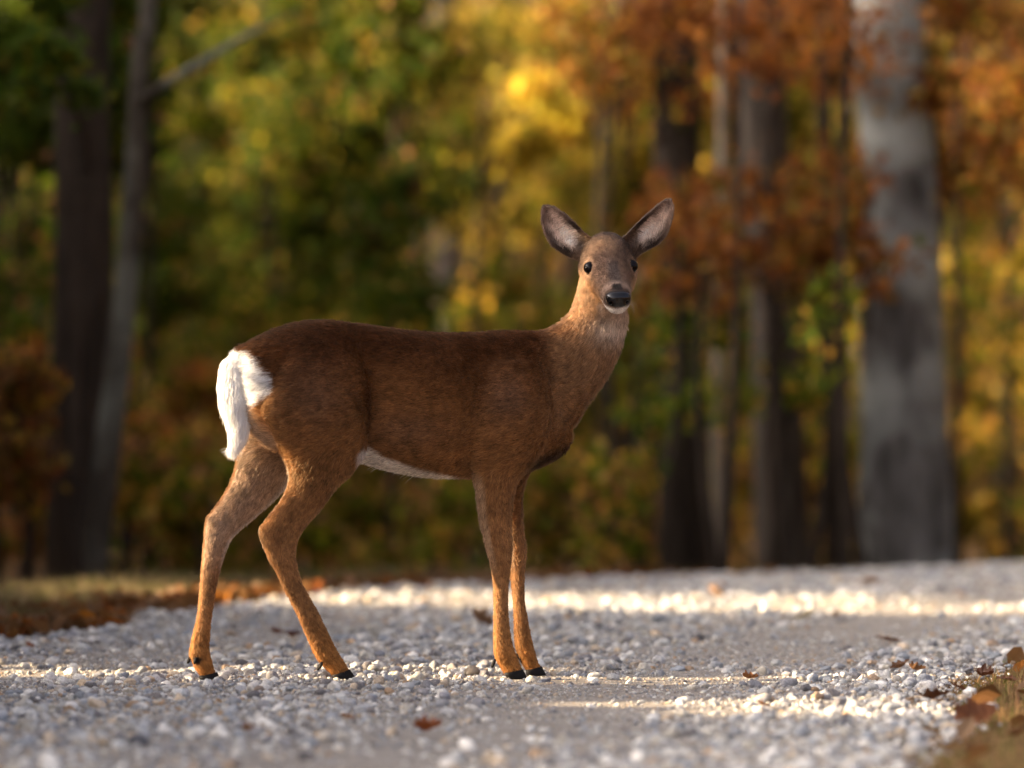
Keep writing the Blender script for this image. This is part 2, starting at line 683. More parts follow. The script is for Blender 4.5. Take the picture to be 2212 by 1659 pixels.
add_trunk_tree('sapling', 'slim pale sapling stem catching sun beside the blackish trunk', [(1558, 1240), (1555, 1100), (1548, 900), (1552, 620), (1560, 300)], 23.8,
               [30, 28, 26, 22, 18, 14], 'pale', [(YEL, 1), (OLI, 2)], crown_r=.8, crown_n=250, n=10)
add_trunk_tree('tree', 'grey trunk standing in yellow leaves directly behind the deer', [(975, 1240), (970, 900), (968, 600), (962, 300), (955, 0)], 34,
               [72, 70, 68, 64, 60, 56], 'brown', [(YEL, 1), (OLI, 1)], crown_r=1.5, crown_n=800)
add_trunk_tree('leaning_tree', 'slender leaning mossy tree with one rising side limb behind the tail', [(196, 1250), (228, 1000), (256, 780), (278, 560), (292, 380), (298, 215), (306, 90), (322, -10)], 21,
               [80, 66, 58, 52, 48, 44, 38, 34, 32], 'mossy', [(DKG, 2), (OLI, 1)], crown_r=1.3, crown_n=900,
               limbs=[([(297, 225, 0), (345, 190, -.1), (430, 138, -.2), (545, 70, -.3), (650, 20, -.4)], [30, 24, 18, 12, 6])])
add_trunk_tree('tree', 'wide near-black trunk behind the slender leaning tree', [(165, 1250), (168, 900), (176, 600), (178, 320), (180, 0)], 21.7,
               [150, 140, 132, 126, 120, 112], 'dark', [(DKG, 2), (OLI, 1)], crown_r=1.6, crown_n=900, n=18)
add_trunk_tree('tree', 'grey forked trunk among dark green leaves near the leaning tree', [(60, 1250), (70, 900), (80, 560), (92, 280), (98, 0)], 28,
               [52, 48, 44, 42, 40, 36], 'brown', [(DKG, 1), (BRN, 1)], crown_r=1.2, crown_n=500,
               limbs=[([(92, 250, 0), (60, 160, -.1), (20, 70, -.2), (-40, -40, -.3)], [34, 30, 26, 20])])
for k, (px, y, w, bk) in enumerate([(20, 38, 46, 'brown'), (420, 40, 52, 'dark'), (560, 44, 40, 'brown'), (700, 37, 34, 'dark'), (820, 46, 52, 'brown'), (1090, 43, 40, 'dark'),
                                    (1235, 38, 36, 'brown'), (1330, 46, 50, 'brown'), (1390, 36, 28, 'pale'), (1585, 42, 38, 'dark'), (1745, 40, 44, 'brown'), (1850, 34, 30, 'pale'),
                                    (2080, 42, 46, 'brown'), (2130, 31, 30, 'dark'), (2185, 37, 44, 'brown'), (330, 33, 30, 'brown')]):
    add_trunk_tree('woodland_tree', {'brown': 'blurred brownish-grey trunk deep in the wood behind the leaves', 'dark': 'blurred blackish trunk deep in the wood behind the leaves',
                                     'pale': 'blurred pale thin trunk deep in the wood behind the leaves'}[bk],
                   [(px + rng.normal() * 8, 1240), (px, 900), (px + rng.normal() * 10, 500), (px + rng.normal() * 15, 0)], y, [w * 1.1, w, w * .95, w * .9, w * .85], bk,
                   [(OLI, 1), (GLD, 1), (RUS, 1)], group={'brown': 'brownish trunks deep in the wood', 'dark': 'blackish trunks deep in the wood', 'pale': 'pale trunks deep in the wood'}[bk],
                   crown_r=1.5, crown_n=420, n=10)


# leafy understory: each sapling or shrub stands on its own stem and fills a stretch of the view
def sapling(px, y, clumps, label, group, bark='dark', name='leafy_sapling', cat='sapling'):
    """clumps: (px, py, radius px, leaves, families)"""
    top = min(c[1] for c in clumps)
    x = (px - CX) / F * y
    g = np.array([x, y, float(ground_z(np.array(x), np.array(y))) - .05])
    tp = pt(px + rng.normal() * 20, top, y)
    mid = (g + tp) / 2 + np.array([rng.normal() * .06, 0, 0])
    cr, lb = [], []
    for cx_, cy_, rp, m, fams in clumps:
        yy = y + rng.normal() * .25
        cr.append(clump(cx_, cy_, yy, rp, int(m * LEAF_K), LEAF_SZ, fams))
        c = pt(cx_, cy_, yy)
        f = np.clip((c[2] - g[2]) / (tp[2] - g[2] + 1e-3) - .15, .1, .95)
        a = g * (1 - f) + tp * f
        lb.append(([a, (a + c) / 2 + np.array([0, 0, .04]), c], [.010, .007, .003]))
    return make_tree(name, label, cat, group, g, [g, mid, tp], [.022, .016, .006], bark, cr, lb, 8)


def field(x0, x1, y0, y1, depth, nplants, per, rpx, m, fams, label, group, gain=1.0, **kw):
    """a stretch of the wood, given in frame pixels, filled by saplings in a band of depths"""
    m = m * (.6 if gain > 1.5 else 1)
    fams = [([tuple(gain * v for v in c) for c in pal], w) for pal, w in fams]  # gain brightens leaf colour in place of light missing low in the wood
    for i in range(nplants):
        px = x0 + (x1 - x0) * (i + .2 + .6 * rng.random()) / nplants
        y = depth[0] + (depth[1] - depth[0]) * rng.random()
        cl = []
        for k in range(per):
            cl.append((px + rng.normal() * (x1 - x0) / nplants * .45, y0 + (y1 - y0) * (k + rng.random()) / per, rpx * (.7 + .6 * rng.random()), int(m * (.6 + .8 * rng.random())), fams))
        sapling(px, y, cl, label, group, **kw)


field(-60, 330, -40, 330, (22, 25), 5, 5, 70, 230, [(DKG, 5), (OLI, 2), (BRN, .6)], 'dark green leafy sapling around the top of the leaning tree', 'dark green saplings by the leaning tree')
field(100, 200, -40, 200, (20, 20.6), 1, 3, 60, 110, [(DKG, 5), (OLI, 2)], 'dark green sapling whose leaves hang in front of the leaning tree', None)
field(300, 920, -40, 420, (24, 30), 8, 6, 70, 240, [(DKG, 4), (OLI, 4), (YEL, .5), (GLD, .6), (BRN, .5)], 'olive-green sapling with scattered yellow leaves above the back of the deer', 'olive saplings above the deer')
field(300, 900, 360, 720, (24, 32), 7, 5, 70, 240, [(DKG, 5), (OLI, 4), (BRN, .7), (GLD, .3)], 'green understory sapling just above the back of the deer', 'green understory behind the deer')
field(880, 1400, 60, 470, (26, 34), 8, 6, 60, 230, [(YEL, 4), (OLI, 3), (GLD, 2.5), (DKG, .7)], 'yellow-leaved maple sapling glowing above the head of the deer', 'yellow maple saplings')
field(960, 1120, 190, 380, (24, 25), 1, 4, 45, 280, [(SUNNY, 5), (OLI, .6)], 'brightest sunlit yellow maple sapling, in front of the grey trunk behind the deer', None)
field(1240, 1880, -60, 220, (23, 28), 7, 4, 80, 130, [(RUS, 3), (ORA, 2.6), (GLD, 1.6), (OLI, 1.2), (YEL, .7)], 'tall rust-orange oak sapling arching over the dark trunks', 'rust oak saplings up high')
field(1960, 2280, -60, 420, (22, 25), 4, 6, 75, 130, [(RUS, 2.4), (ORA, 2.2), (BRN, 1), (GLD, 1.6), (OLI, .8)], 'orange-brown oak sapling close beside the thick lichened oak', 'orange-brown oak saplings beside the thick oak')
field(1790, 1850, -60, 120, (21.8, 22.2), 1, 4, 110, 60, [(RUS, 3), (ORA, 3), (BRN, 1)], 'orange-leaved oak sapling crossing the thick lichened trunk', None)
field(1400, 1900, 390, 650, (21.6, 22.6), 5, 4, 75, 62, [(RUS, 4), (ORA, 2), (BRN, 1), (GLD, .8), (OLI, .6)], 'rust-red oak sapling in front of the trunks beside the head of the deer', 'rust-red saplings in front of the trunks')
field(1380, 1880, 220, 420, (26, 32), 6, 3, 60, 180, [(OLI, 4), (YEL, 1.5), (GLD, 1.5), (DKG, .6)], 'olive-yellow sapling between the blackish and the grey trunks', 'olive-yellow saplings among the trunks')
field(1380, 1720, -60, 130, (21.6, 22.4), 3, 3, 70, 55, [(RUS, 4), (ORA, 1.5), (BRN, 1)], 'rust oak sapling hanging over the top of the broad blackish trunk', 'rust saplings over the blackish trunk')
field(1340, 1720, 680, 940, (21.8, 22.8), 3, 3, 66, 90, [(OLI, 3), (DKG, 3), (GLD, 1)], 'loose green shrub in front of the broad blackish trunk', 'loose green shrubs in front of the blackish trunk', name='leafy_shrub', cat='shrub', gain=1.9)
field(2010, 2280, 330, 1240, (24, 30), 5, 8, 65, 200, [(OLI, 3), (GLD, 3), (BRN, 1.4), (DKG, 1)], 'golden-olive shrub filling the gap beyond the thick lichened oak', 'golden shrubs beyond the oak', name='leafy_shrub', cat='shrub', gain=1.9)
field(-80, 100, 760, 1100, (20.8, 21.4), 2, 4, 60, 150, [(RUS, 2), (BRN, 2.4), (GLD, 1.5), (OLI, 1)], 'brown-leaved shrub in front of the near-black trunk', 'brown shrubs by the near-black trunk', name='leafy_shrub', cat='shrub', gain=1.1)
field(-80, 480, 760, 1180, (22.6, 25), 7, 5, 62, 190, [(RUS, 1.6), (BRN, 2), (GLD, 1.8), (OLI, 2), (ORA, .5)], 'brown and rust-leaved shrub at the foot of the leaning tree', 'rusty shrubs at the foot of the leaning tree', name='leafy_shrub', cat='shrub', gain=1.9)
field(-80, 330, 350, 800, (23.5, 27), 5, 6, 62, 190, [(DKG, 4), (OLI, 2), (BRN, 1.5)], 'dark green shrub behind the leaning tree', 'dark green shrubs behind the leaning tree', name='leafy_shrub', cat='shrub', gain=1.9)
field(260, 1300, 640, 1020, (23, 30), 12, 5, 66, 210, [(OLI, 5), (DKG, 2.4), (GLD, 1.8), (BRN, .8)], 'olive shrub in the shade behind the body of the deer', 'olive shrubs behind the deer', name='leafy_shrub', cat='shrub', gain=1.9)
field(250, 1400, 980, 1260, (21.8, 25), 13, 4, 62, 190, [(BRN, 2.2), (OLI, 3), (DKG, 1.6), (GLD, 1.6)], 'low brown and olive brush along the far side of the road', 'low brush along the road', name='low_brush', cat='brush', gain=1.9)
field(1300, 1860, 640, 1020, (25.5, 31), 8, 5, 62, 190, [(DKG, 3), (OLI, 3.4), (GLD, 1), (BRN, 1.4)], 'green and olive shrub between the brown-grey and blackish trunks', 'shrubs between the trunks', name='leafy_shrub', cat='shrub', gain=1.9)
field(1380, 1900, 980, 1260, (25.5, 29), 6, 4, 60, 150, [(OLI, 2), (GLD, 2), (BRN, 2)], 'thin golden-brown brush between the grey trunks', 'golden brush between the trunks', name='low_brush', cat='brush', gain=1.9)

# far wood: reads as one mass
nfar = 66000
yy = 38 + 26 * rng.random(nfar)
pxs = -2000 + 6200 * rng.random(nfar)
pys = -250 + 1500 * rng.random(nfar) ** .9
P = np.stack([(pxs - CX) / F * yy, yy, CAM_H - (pys - HZ) / F * yy], 1)
gz = ground_z(P[:, 0], P[:, 1])
P[:, 2] = np.maximum(P[:, 2], gz + .1 + .9 * rng.random(nfar))
ln = vnoise(P * np.array([.7, .4, .7]))
warm = sstep(.45, .65, vnoise(P * .45 + 5))
fc = np.where((rng.random(nfar) < .25 + .5 * warm)[:, None], leaf_cols(nfar, [(GLD, 2), (RUS, 1.5), (YEL, .7), (BRN, 2)]), leaf_cols(nfar, [(OLI, 4), (DKG, 3), (BRN, 1)]))
keepf = ln > .33
link_o = link('far_wood', leaf_mesh('far_wood', P[keepf], np.full(keepf.sum(), .15), fc[keepf]), M_LEAF)
tag(link_o, 'far mass of autumn leaves deep in the wood', 'foliage', kind='stuff')

# ------------------------------------------------------------------ unseen trees added along the left roadside, crowns shaped to shade the scene
LIT = []      # (centre, radius) of the places the sun reaches through gaps cut in those crowns


def lit(px, py, y, r):
    LIT.append((pt(px, py, y), r))


def lit_ground(px, py, r):
    y = F * CAM_H / (py - HZ)
    LIT.append((pt(px, py, y), r))


for px in range(430, 2300, 34):                       # sunny strip across the far road
    if rng.random() < .8:
        lit_ground(px, 1289 + .012 * (px - 500) + 9 * math.sin(px * .013) + 5 * rng.normal(), .02 + .14 * rng.random())
for px in range(880, 1080, 40):
    lit_ground(px, 1446 + rng.normal() * 5, .0 + .04 * rng.random())
for px in range(1350, 1900, 40):
    lit_ground(px, 1508 + .06 * (px - 1400) + rng.normal() * 6, .0 + .08 * rng.random())
for px in range(0, 420, 60):
    lit_ground(px, 1448 + rng.normal() * 6, .04 * rng.random())
for px, py in ((1250, 590), (1262, 630), (1280, 660), (1255, 560), (1230, 690), (1255, 700), (1290, 620), (1300, 655), (1375, 545), (1225, 545), (1240, 712), (1265, 700), (1216, 704), (1285, 690), (1232, 728), (1260, 735), (1285, 720)):
    lit(px, py, 14.05, .03 if py > 680 else 0)
for px, py in ((485, 790), (480, 830), (485, 870), (500, 920), (512, 965), (505, 1030), (480, 1080), (450, 1120), (560, 930), (600, 985)):
    lit(px, py, 13.75, .055)
for py in range(1040, 1470, 40):
    lit(1040 + .06 * (py - 1040), py, 13.98, .05)
for px, py in ((430, 1200), (425, 1300), (410, 1400), (560, 1150), (600, 1260), (650, 1370), (690, 1440)):
    lit(px, py, 13.75, .03)
lit(800, 1020, 13.8, .06)
for px, py, y, r in ((1040, 270, 24.5, .36), (1010, 350, 24.5, .2), (1095, 250, 24.5, .28), (990, 230, 24.5, .15), (905, 190, 27, .14), (1150, 110, 28, .08), (430, 230, 26, .12), (345, 245, 26, .08), (660, 270, 27, .12),
                     (1858, 190, 22.4, .03), (1862, 60, 22.4, .08), (1790, 40, 24, .15), (1862, 1150, 22.4, .03), (1860, 480, 22.4, .0), (1555, 1140, 26, .18), (1625, 830, 29, .1), (1500, 250, 30, .2),
                     (1720, 560, 22, .12), (1690, 200, 28, .1), (2040, 120, 23, .12), (2150, 250, 23, .15), (2150, 370, 25, .12), (920, 370, 34, .16), (780, 250, 28, .12), (1310, 110, 28, .06),
                     (760, 640, 28, .1), (330, 650, 25, .12), (1260, 170, 30, .08), (600, 60, 26, .12), (1600, 420, 22, .1), (2180, 1000, 27, .15)):
    lit(px, py, y, r)
for _ in range(170):                                   # stray flecks of sun through the wood
    lit(560 + 1020 * rng.random(), -40 + 700 * rng.random() ** 1.3, 24.5 + 11 * rng.random(), .06 + .16 * rng.random() ** 2)
# trunks and the corner by the leaning tree that stay in the shade
DARK = [(pt(1945, py, 22.4), .30) for py in range(230, 1240, 90)] + [(pt(px, py, 22.5), .45) for px in (-20, 130, 270) for py in (0, 200, 400, 600)]
DARK += [(pt(1675, py, 23.6), .2) for py in range(250, 1240, 120)] + [(pt(1465, py, 23.2), .2) for py in range(250, 1240, 120)]
DARK += [(pt(px, py, 22), .25) for px in (1500, 1650, 1800) for py in (420, 540, 640)]
DC = np.array([c for c, _ in DARK])
DRD = np.array([r for _, r in DARK])
LC = np.array([c for c, _ in LIT])
LR = np.array([r + .075 for _, r in LIT])


def shaded(P):
    """True where a leaf at P does not stand in a gap"""
    ok = np.ones(len(P), bool)
    dk = np.zeros(len(P), bool)
    for a in range(0, len(P), 8000):
        d = P[a:a + 8000, None] - LC[None]
        t = d @ S
        q = np.linalg.norm(d - t[..., None] * S, axis=-1)
        ok[a:a + 8000] = ~((q < LR[None]) & (t > 0)).any(1)
        d = P[a:a + 8000, None] - DC[None]
        t = d @ S
        q = np.linalg.norm(d - t[..., None] * S, axis=-1)
        dk[a:a + 8000] = ((q < DRD[None]) & (t > 0)).any(1)
    return ok | dk


def shade_tree(x, y, r, h, n, fams, sz, lab, grp):
    g = np.array([x, y, float(ground_z(np.array(x), np.array(y))) - .1])
    t = thing('added_shade_tree', g, lab, 'tree', grp)
    path = [np.zeros(3), np.array([.05, .1, h * .35]), np.array([-.05, .15, h * .7]), np.array([0, .1, h])]
    bm, _ = trunk_mesh(path, [.17, .14, .10, .04], 12)
    link('trunk', bm_to_mesh(bm, 'trunk'), BARK['brown'], t)
    # leaves fill a tall crown that comes down close to the ground
    u = unit(rng.normal(size=(n, 3))) * (rng.random((n, 1)) ** (1 / 2.4))
    P = g + np.array([0, 0, h * .5]) + u * np.array([r * .75, r, h * .52])
    P = P[P[:, 2] > ground_z(P[:, 0], P[:, 1]) + .03]
    fx = (P[:, 0] / P[:, 1]) * F + CX
    P = P[(fx < -140)]
    P = P[shaded(P)]
    link('crown', leaf_mesh('crown', P - g, np.full(len(P), sz), leaf_cols(len(P), fams)), M_LEAF, t)


rs = [(-4.6, 16.2, 2.3, 4.4), (-5.2, 18.6, 2.5, 5.2), (-6.2, 21.8, 2.6, 5.8), (-6.6, 25.0, 2.6, 6.4), (-7.6, 28.4, 2.8, 7.0), (-8.4, 32.0, 3.0, 7.5), (-9.2, 36.0, 3.2, 8.0),
      (-10.4, 40.5, 3.6, 9.0), (-4.4, 12.7, 2.3, 3.9), (-4.0, 10.2, 1.7, 3.4)]
for k, (x, y, r, h) in enumerate(rs):
    shade_tree(x, y, r, h, 17500, [(OLI, 2), (GLD, 1), (RUS, 1), (DKG, 1)], .165, 'unseen dense leafy tree added on the left roadside to cast shade, branches down to the grass', 'added shade trees on the left roadside')

# unseen trees added behind for reflections, at right for shade: one coarse tree copied
gt = None
for k, (x, y, sc_, rz) in enumerate([(-15.0, -12.0, .7, .3), (-9.0, -17.0, .75, 1.2), (-3.0, -19.0, .7, 2.2), (3.5, -18.0, .75, 3.1), (10.0, -16.0, .7, 4.0), (15.0, -10.0, .7, 5.0), (16.0, 3.0, .7, .9), (8.5, 15.0, .7, 2.7), (7.0, 20.5, .8, 1.4), (7.2, 26.0, .9, 3.6)]):
    g = np.array([x, y, float(ground_z(np.array(x), np.array(y))) - .1])
    t = thing('added_edge_tree', g, 'unseen full-crowned tree added at the edge of the wood facing the deer', 'tree', 'added unseen trees at the edge of the wood facing the deer')
    t.rotation_euler = (0, 0, rz)
    t.scale = (sc_, sc_, sc_)
    if gt is None:
        bm, _ = trunk_mesh([np.zeros(3), np.array([.1, .1, 3]), np.array([-.1, .1, 6]), np.array([0, 0, 9.5])], [.24, .2, .15, .05], 12)
        tme = bm_to_mesh(bm, 'trunk')
        u = unit(rng.normal(size=(5200, 3))) * (rng.random((5200, 1)) ** (1 / 2.2))
        P = np.array([0, 0, 5.2]) + u * np.array([3.2, 3.2, 4.9])
        gt = (tme, leaf_mesh('crown', P, np.full(len(P), .34), leaf_cols(len(P), [(OLI, 2), (GLD, 1), (RUS, 1), (DKG, 2)])))
    link('trunk', gt[0], BARK['brown'], t)
    link('crown', gt[1], M_LEAF, t)

# the same wood to either side of the frame
LEAF_SZ, LEAF_K, LEAF_FILTER = .085, 1.0, shaded
field(-950, -80, -60, 640, (27, 36), 9, 6, 110, 120, [(DKG, 3), (OLI, 3), (GLD, 1.5), (BRN, 1)], 'green and golden sapling in the wood beyond the leaning tree', 'saplings in the wood beyond the leaning tree')
field(-950, -80, 620, 1260, (25, 34), 9, 5, 105, 120, [(OLI, 2.5), (BRN, 2), (GLD, 2), (RUS, 1)], 'brown and golden shrub in the wood beyond the leaning tree', 'shrubs in the wood beyond the leaning tree', gain=1.4, name='leafy_shrub', cat='shrub')
LEAF_FILTER = None
field(2280, 3250, -60, 640, (25, 34), 9, 6, 110, 120, [(RUS, 2), (ORA, 1.5), (GLD, 2), (OLI, 2)], 'rust and golden sapling in the wood beyond the lichened oak', 'saplings in the wood beyond the lichened oak')
field(2280, 3250, 620, 1260, (24, 32), 9, 5, 105, 120, [(OLI, 2.5), (BRN, 2), (GLD, 2.5)], 'golden-olive shrub in the wood beyond the lichened oak', 'shrubs in the wood beyond the lichened oak', gain=1.4, name='leafy_shrub', cat='shrub')
for px, y, w, bk in ((-120, 34, 60, 'brown'), (-260, 38, 70, 'dark'), (-430, 35, 56, 'brown'), (-640, 40, 70, 'brown'), (2330, 27, 60, 'brown'), (2470, 33, 70, 'dark'), (2620, 29, 90, 'brown'), (2860, 36, 70, 'dark'), (3050, 31, 60, 'brown')):
    add_trunk_tree('woodland_tree', {'brown': 'blurred brownish-grey trunk deep in the wood behind the leaves', 'dark': 'blurred blackish trunk deep in the wood behind the leaves'}[bk],
                   [(px, 1240), (px + 6, 900), (px + 10, 500), (px + 14, 0)], y, [w * 1.1, w, w * .95, w * .9, w * .85], bk, [(OLI, 1), (GLD, 1), (RUS, 1)],
                   group={'brown': 'brownish trunks deep in the wood', 'dark': 'blackish trunks deep in the wood'}[bk], crown_r=1.5, crown_n=420, n=10)

# ------------------------------------------------------------------ the deer
YAW = math.radians(22)
DF = np.array([math.cos(YAW), math.sin(YAW), 0.0])     # the way the body points
DR = np.array([math.sin(YAW), -math.cos(YAW), 0.0])    # towards its right flank (the camera's side)
DO = np.array([0.0, 14.0, 0.0])


def dp(px, py, l):
    """point on the deer at lateral offset l that the camera sees at (px, py)"""
    k = (px - CX) / F
    # X = s cos + l sin ; Y = 14 + s sin - l cos ; X = k Y
    s = (k * (14.0 - l * math.cos(YAW)) - l * math.sin(YAW)) / (math.cos(YAW) - k * math.sin(YAW))
    y = 14.0 + s * math.sin(YAW) - l * math.cos(YAW)
    return np.array([k * y, y, CAM_H - (py - HZ) / F * y])


def slz(p):
    d = np.asarray(p) - DO
    return d @ DF, d @ DR, np.asarray(p)[..., 2]


FLOW_P, FLOW_D, FLOW_R = [], [], []      # hair flow samples


def sections(rows, shrink, n_exp=2.2, steps=5, nring=28, flow=1, skip=0):
    """rows: (Ax, Ay, Bx, By, l, b); a superellipse through the contour points A and B, half-thickness b across the body"""
    R = catmull(rows, steps)
    rings = []
    th = np.linspace(0, 2 * math.pi, nring, endpoint=False)
    ct, st = np.cos(th), np.sin(th)
    e = 2.0 / n_exp
    ct = np.sign(ct) * np.abs(ct) ** e
    st = np.sign(st) * np.abs(st) ** e
    cs = []
    for Ax, Ay, Bx, By, l, b in R:
        A, B = dp(Ax, Ay, l), dp(Bx, By, l)
        c = (A + B) / 2
        h = (A - B) / 2
        ln = np.linalg.norm(h)
        h = h * max(0.3, (ln - shrink) / ln)
        rings.append(c + ct[:, None] * h + st[:, None] * (DR * max(0.004, b - shrink * 0.6)))
        cs.append((c, ln))
    cc = np.array([c for c, _ in cs])
    d = unit(np.gradient(cc, axis=0)) * flow
    for (c, ln), q in list(zip(cs, d))[skip * steps:]:
        FLOW_P.append(c)
        FLOW_D.append(q)
        FLOW_R.append(max(ln, 0.02))
    return np.array(rings)


TORSO = [
    (506, 772, 522, 850, 0, .040),
    (524, 747, 540, 925, 0, .078),
    (575, 717, 590, 972, 0, .100),
    (640, 695, 650, 985, 0, .113),
    (705, 690, 705, 990, 0, .112),
    (775, 697, 772, 1000, 0, .094),
    (850, 708, 850, 1022, 0, .117),
    (930, 716, 930, 1034, 0, .127),
    (1010, 717, 1010, 1036, 0, .104),
    (1080, 713, 1075, 1034, 0, .090),
    (1140, 713, 1135, 1022, 0, .090),
    (1180, 722, 1185, 1001, 0, .072),
    (1205, 770, 1212, 985, 0, .052),
    (1219, 870, 1229, 969, 0, .034),
]
NECK = [
    (1060, 745, 1150, 985, 0, .080),
    (1125, 722, 1219, 948, 0, .072),
    (1180, 711, 1268, 875, .004, .064),
    (1217, 690, 1308, 820, .008, .059),
    (1237, 660, 1334, 765, .012, .056),
    (1247, 628, 1349, 715, .016, .055),
    (1255, 595, 1352, 672, .02, .052),
    (1268, 565, 1346, 635, .022, .046),
]
HIND_NEAR = [
    (610, 740, 760, 735, .045, .050),
    (590, 800, 796, 800, .072, .062),
    (572, 885, 802, 890, .088, .064),
    (597, 955, 790, 972, .086, .056),
    (621, 1012, 762, 1022, .080, .046),
    (617, 1058, 727, 1056, .078, .037),
    (592, 1097, 690, 1108, .075, .029),
    (566, 1128, 664, 1137, .072, .024),
    (556, 1150, 648, 1168, .070, .023),
    (571, 1196, 642, 1198, .068, .022),
    (592, 1237, 648, 1231, .066, .020),
    (607, 1270, 659, 1263, .064, .0165),
    (638, 1332, 691, 1320, .062, .0155),
    (665, 1393, 722, 1386, .060, .0185),
    (681, 1424, 737, 1414, .060, .021),
    (703, 1449, 752, 1436, .060, .020),
    (716, 1462, 757, 1448, .060, .020),
]
HIND_FAR = [
    (560, 760, 740, 760, -.050, .050),
    (530, 850, 730, 860, -.066, .060),
    (515, 930, 690, 940, -.072, .054),
    (511, 985, 650, 1000, -.074, .046),
    (498, 1036, 625, 1046, -.072, .038),
    (471, 1084, 590, 1086, -.070, .031),
    (446, 1114, 546, 1126, -.066, .025),
    (440, 1130, 512, 1157, -.062, .023),
    (434, 1196, 493, 1187, -.058, .021),
    (429, 1246, 475, 1252, -.054, .0175),
    (422, 1326, 462, 1326, -.050, .0155),
    (408, 1390, 456, 1388, -.048, .0185),
    (405, 1414, 457, 1410, -.048, .0205),
    (417, 1442, 464, 1440, -.048, .020),
    (430, 1462, 471, 1455, -.048, .020),
]
FORE_NEAR = [
    (1010, 790, 1170, 775, .055, .040),
    (1014, 870, 1192, 850, .076, .050),
    (1014, 935, 1188, 925, .083, .050),
    (1016, 990, 1160, 990, .078, .046),
    (1022, 1030, 1125, 1030, .070, .040),
    (1028, 1062, 1112, 1060, .068, .034),
    (1035, 1124, 1106, 1124, .064, .030),
    (1048, 1182, 1108, 1182, .062, .027),
    (1060, 1228, 1104, 1222, .060, .0235),
    (1064, 1270, 1100, 1268, .058, .019),
    (1064, 1328, 1100, 1326, .058, .0165),
    (1064, 1384, 1107, 1382, .058, .0185),
    (1065, 1412, 1113, 1404, .058, .0205),
    (1076, 1437, 1122, 1428, .058, .020),
    (1089, 1457, 1129, 1444, .058, .020),
]
FORE_FAR = [
    (1050, 900, 1205, 880, -.066, .046),
    (1062, 960, 1196, 945, -.070, .046),
    (1066, 1010, 1152, 1005, -.070, .040),
    (1075, 1060, 1131, 1052, -.066, .032),
    (1086, 1130, 1130, 1132, -.062, .029),
    (1094, 1190, 1138, 1187, -.058, .026),
    (1101, 1245, 1134, 1236, -.056, .022),
    (1106, 1297, 1135, 1297, -.054, .0175),
    (1108, 1345, 1143, 1343, -.054, .0175),
    (1110, 1388, 1151, 1386, -.054, .0195),
    (1117, 1416, 1157, 1408, -.054, .0205),
    (1128, 1437, 1164, 1430, -.054, .020),
    (1138, 1453, 1170, 1443, -.054, .020),
]

# the head, turned to look at the camera
H_PITCH, H_YAW, H_ROLL = math.radians(22), math.radians(7), math.radians(3.0)
HF = np.array([math.sin(H_YAW) * math.cos(H_PITCH), -math.cos(H_YAW) * math.cos(H_PITCH), -math.sin(H_PITCH)])
HX = np.array([math.cos(H_YAW), math.sin(H_YAW), 0.0])
HU = np.cross(HF, HX)
HX, HU = HX * math.cos(H_ROLL) + HU * math.sin(H_ROLL), HU * math.cos(H_ROLL) - HX * math.sin(H_ROLL)
EYE_T, EYE_U, EYE_X = 0.096, 0.020, 0.0520
HEAD_O = pt(1319.6, 577.0, 14.02) - EYE_T * HF - EYE_U * HU


def hp(t, x, u):
    return HEAD_O + t * HF + x * HX + u * HU


#        t     half-width  top    bottom  exponent
HEAD = [(-.045, .030, .030, -.045, 2.0),
        (-.030, .044, .052, -.060, 2.0),
        (.000, .062, .070, -.072, 2.4),
        (.035, .0650, .074, -.078, 2.6),
        (.065, .0650, .073, -.080, 2.5),
        (.090, .0610, .063, -.079, 2.4),
        (.112, .0540, .050, -.075, 2.3),
        (.135, .0460, .038, -.068, 2.3),
        (.160, .0395, .029, -.060, 2.3),
        (.185, .0350, .022, -.055, 2.4),
        (.207, .0330, .017, -.052, 2.5),
        (.221, .0305, .012, -.049, 2.5),
        (.231, .0235, .003, -.043, 2.3),
        (.236, .0130, -.006, -.032, 2.1)]


def head_rings():
    R = catmull(HEAD, 4)
    th = np.linspace(0, 2 * math.pi, 32, endpoint=False)
    rings = []
    for t, w, tp, bt, n in R:
        ct, st = np.cos(th), np.sin(th)
        e = 2.0 / n
        x = w * np.sign(ct) * np.abs(ct) ** e
        up = np.sign(st) * np.abs(st) ** e
        u = np.where(up > 0, up * (tp + .012), up * (-.012 - bt)) - .012
        # narrower jaw below, wider brow above
        x = x * (1 - 0.30 * sstep(0, 1, -up) * sstep(-.02, .05, t) * (1 - 0.5 * sstep(.15, .22, t)))
        x = x * (1 - 0.14 * sstep(.25, 1, up) * sstep(.13, .08, t))
        rings.append(hp(t, 0, 0) + x[:, None] * HX + u[:, None] * HU)
    return np.array(rings)


bm = bmesh.new()
add_loft(bm, sections(TORSO, .005, 2.3, flow=-1))
FLOW_D[-1] = FLOW_D[-1]
add_loft(bm, sections(NECK, .004, 2.1, flow=-1))
for rows in (HIND_NEAR, HIND_FAR, FORE_NEAR, FORE_FAR):
    add_loft(bm, sections(rows, .0055 if rows in (HIND_NEAR, HIND_FAR) else .0038, 2.1, skip=4))
add_loft(bm, head_rings())


def add_ball(bm, c, ax, n=12):
    """ellipsoid with the three half-axis vectors ax"""
    r = bmesh.ops.create_icosphere(bm, subdivisions=3, radius=1.0)
    A = np.array(ax)
    for v in r['verts']:
        v.co = Vector(c + np.array(v.co) @ A)


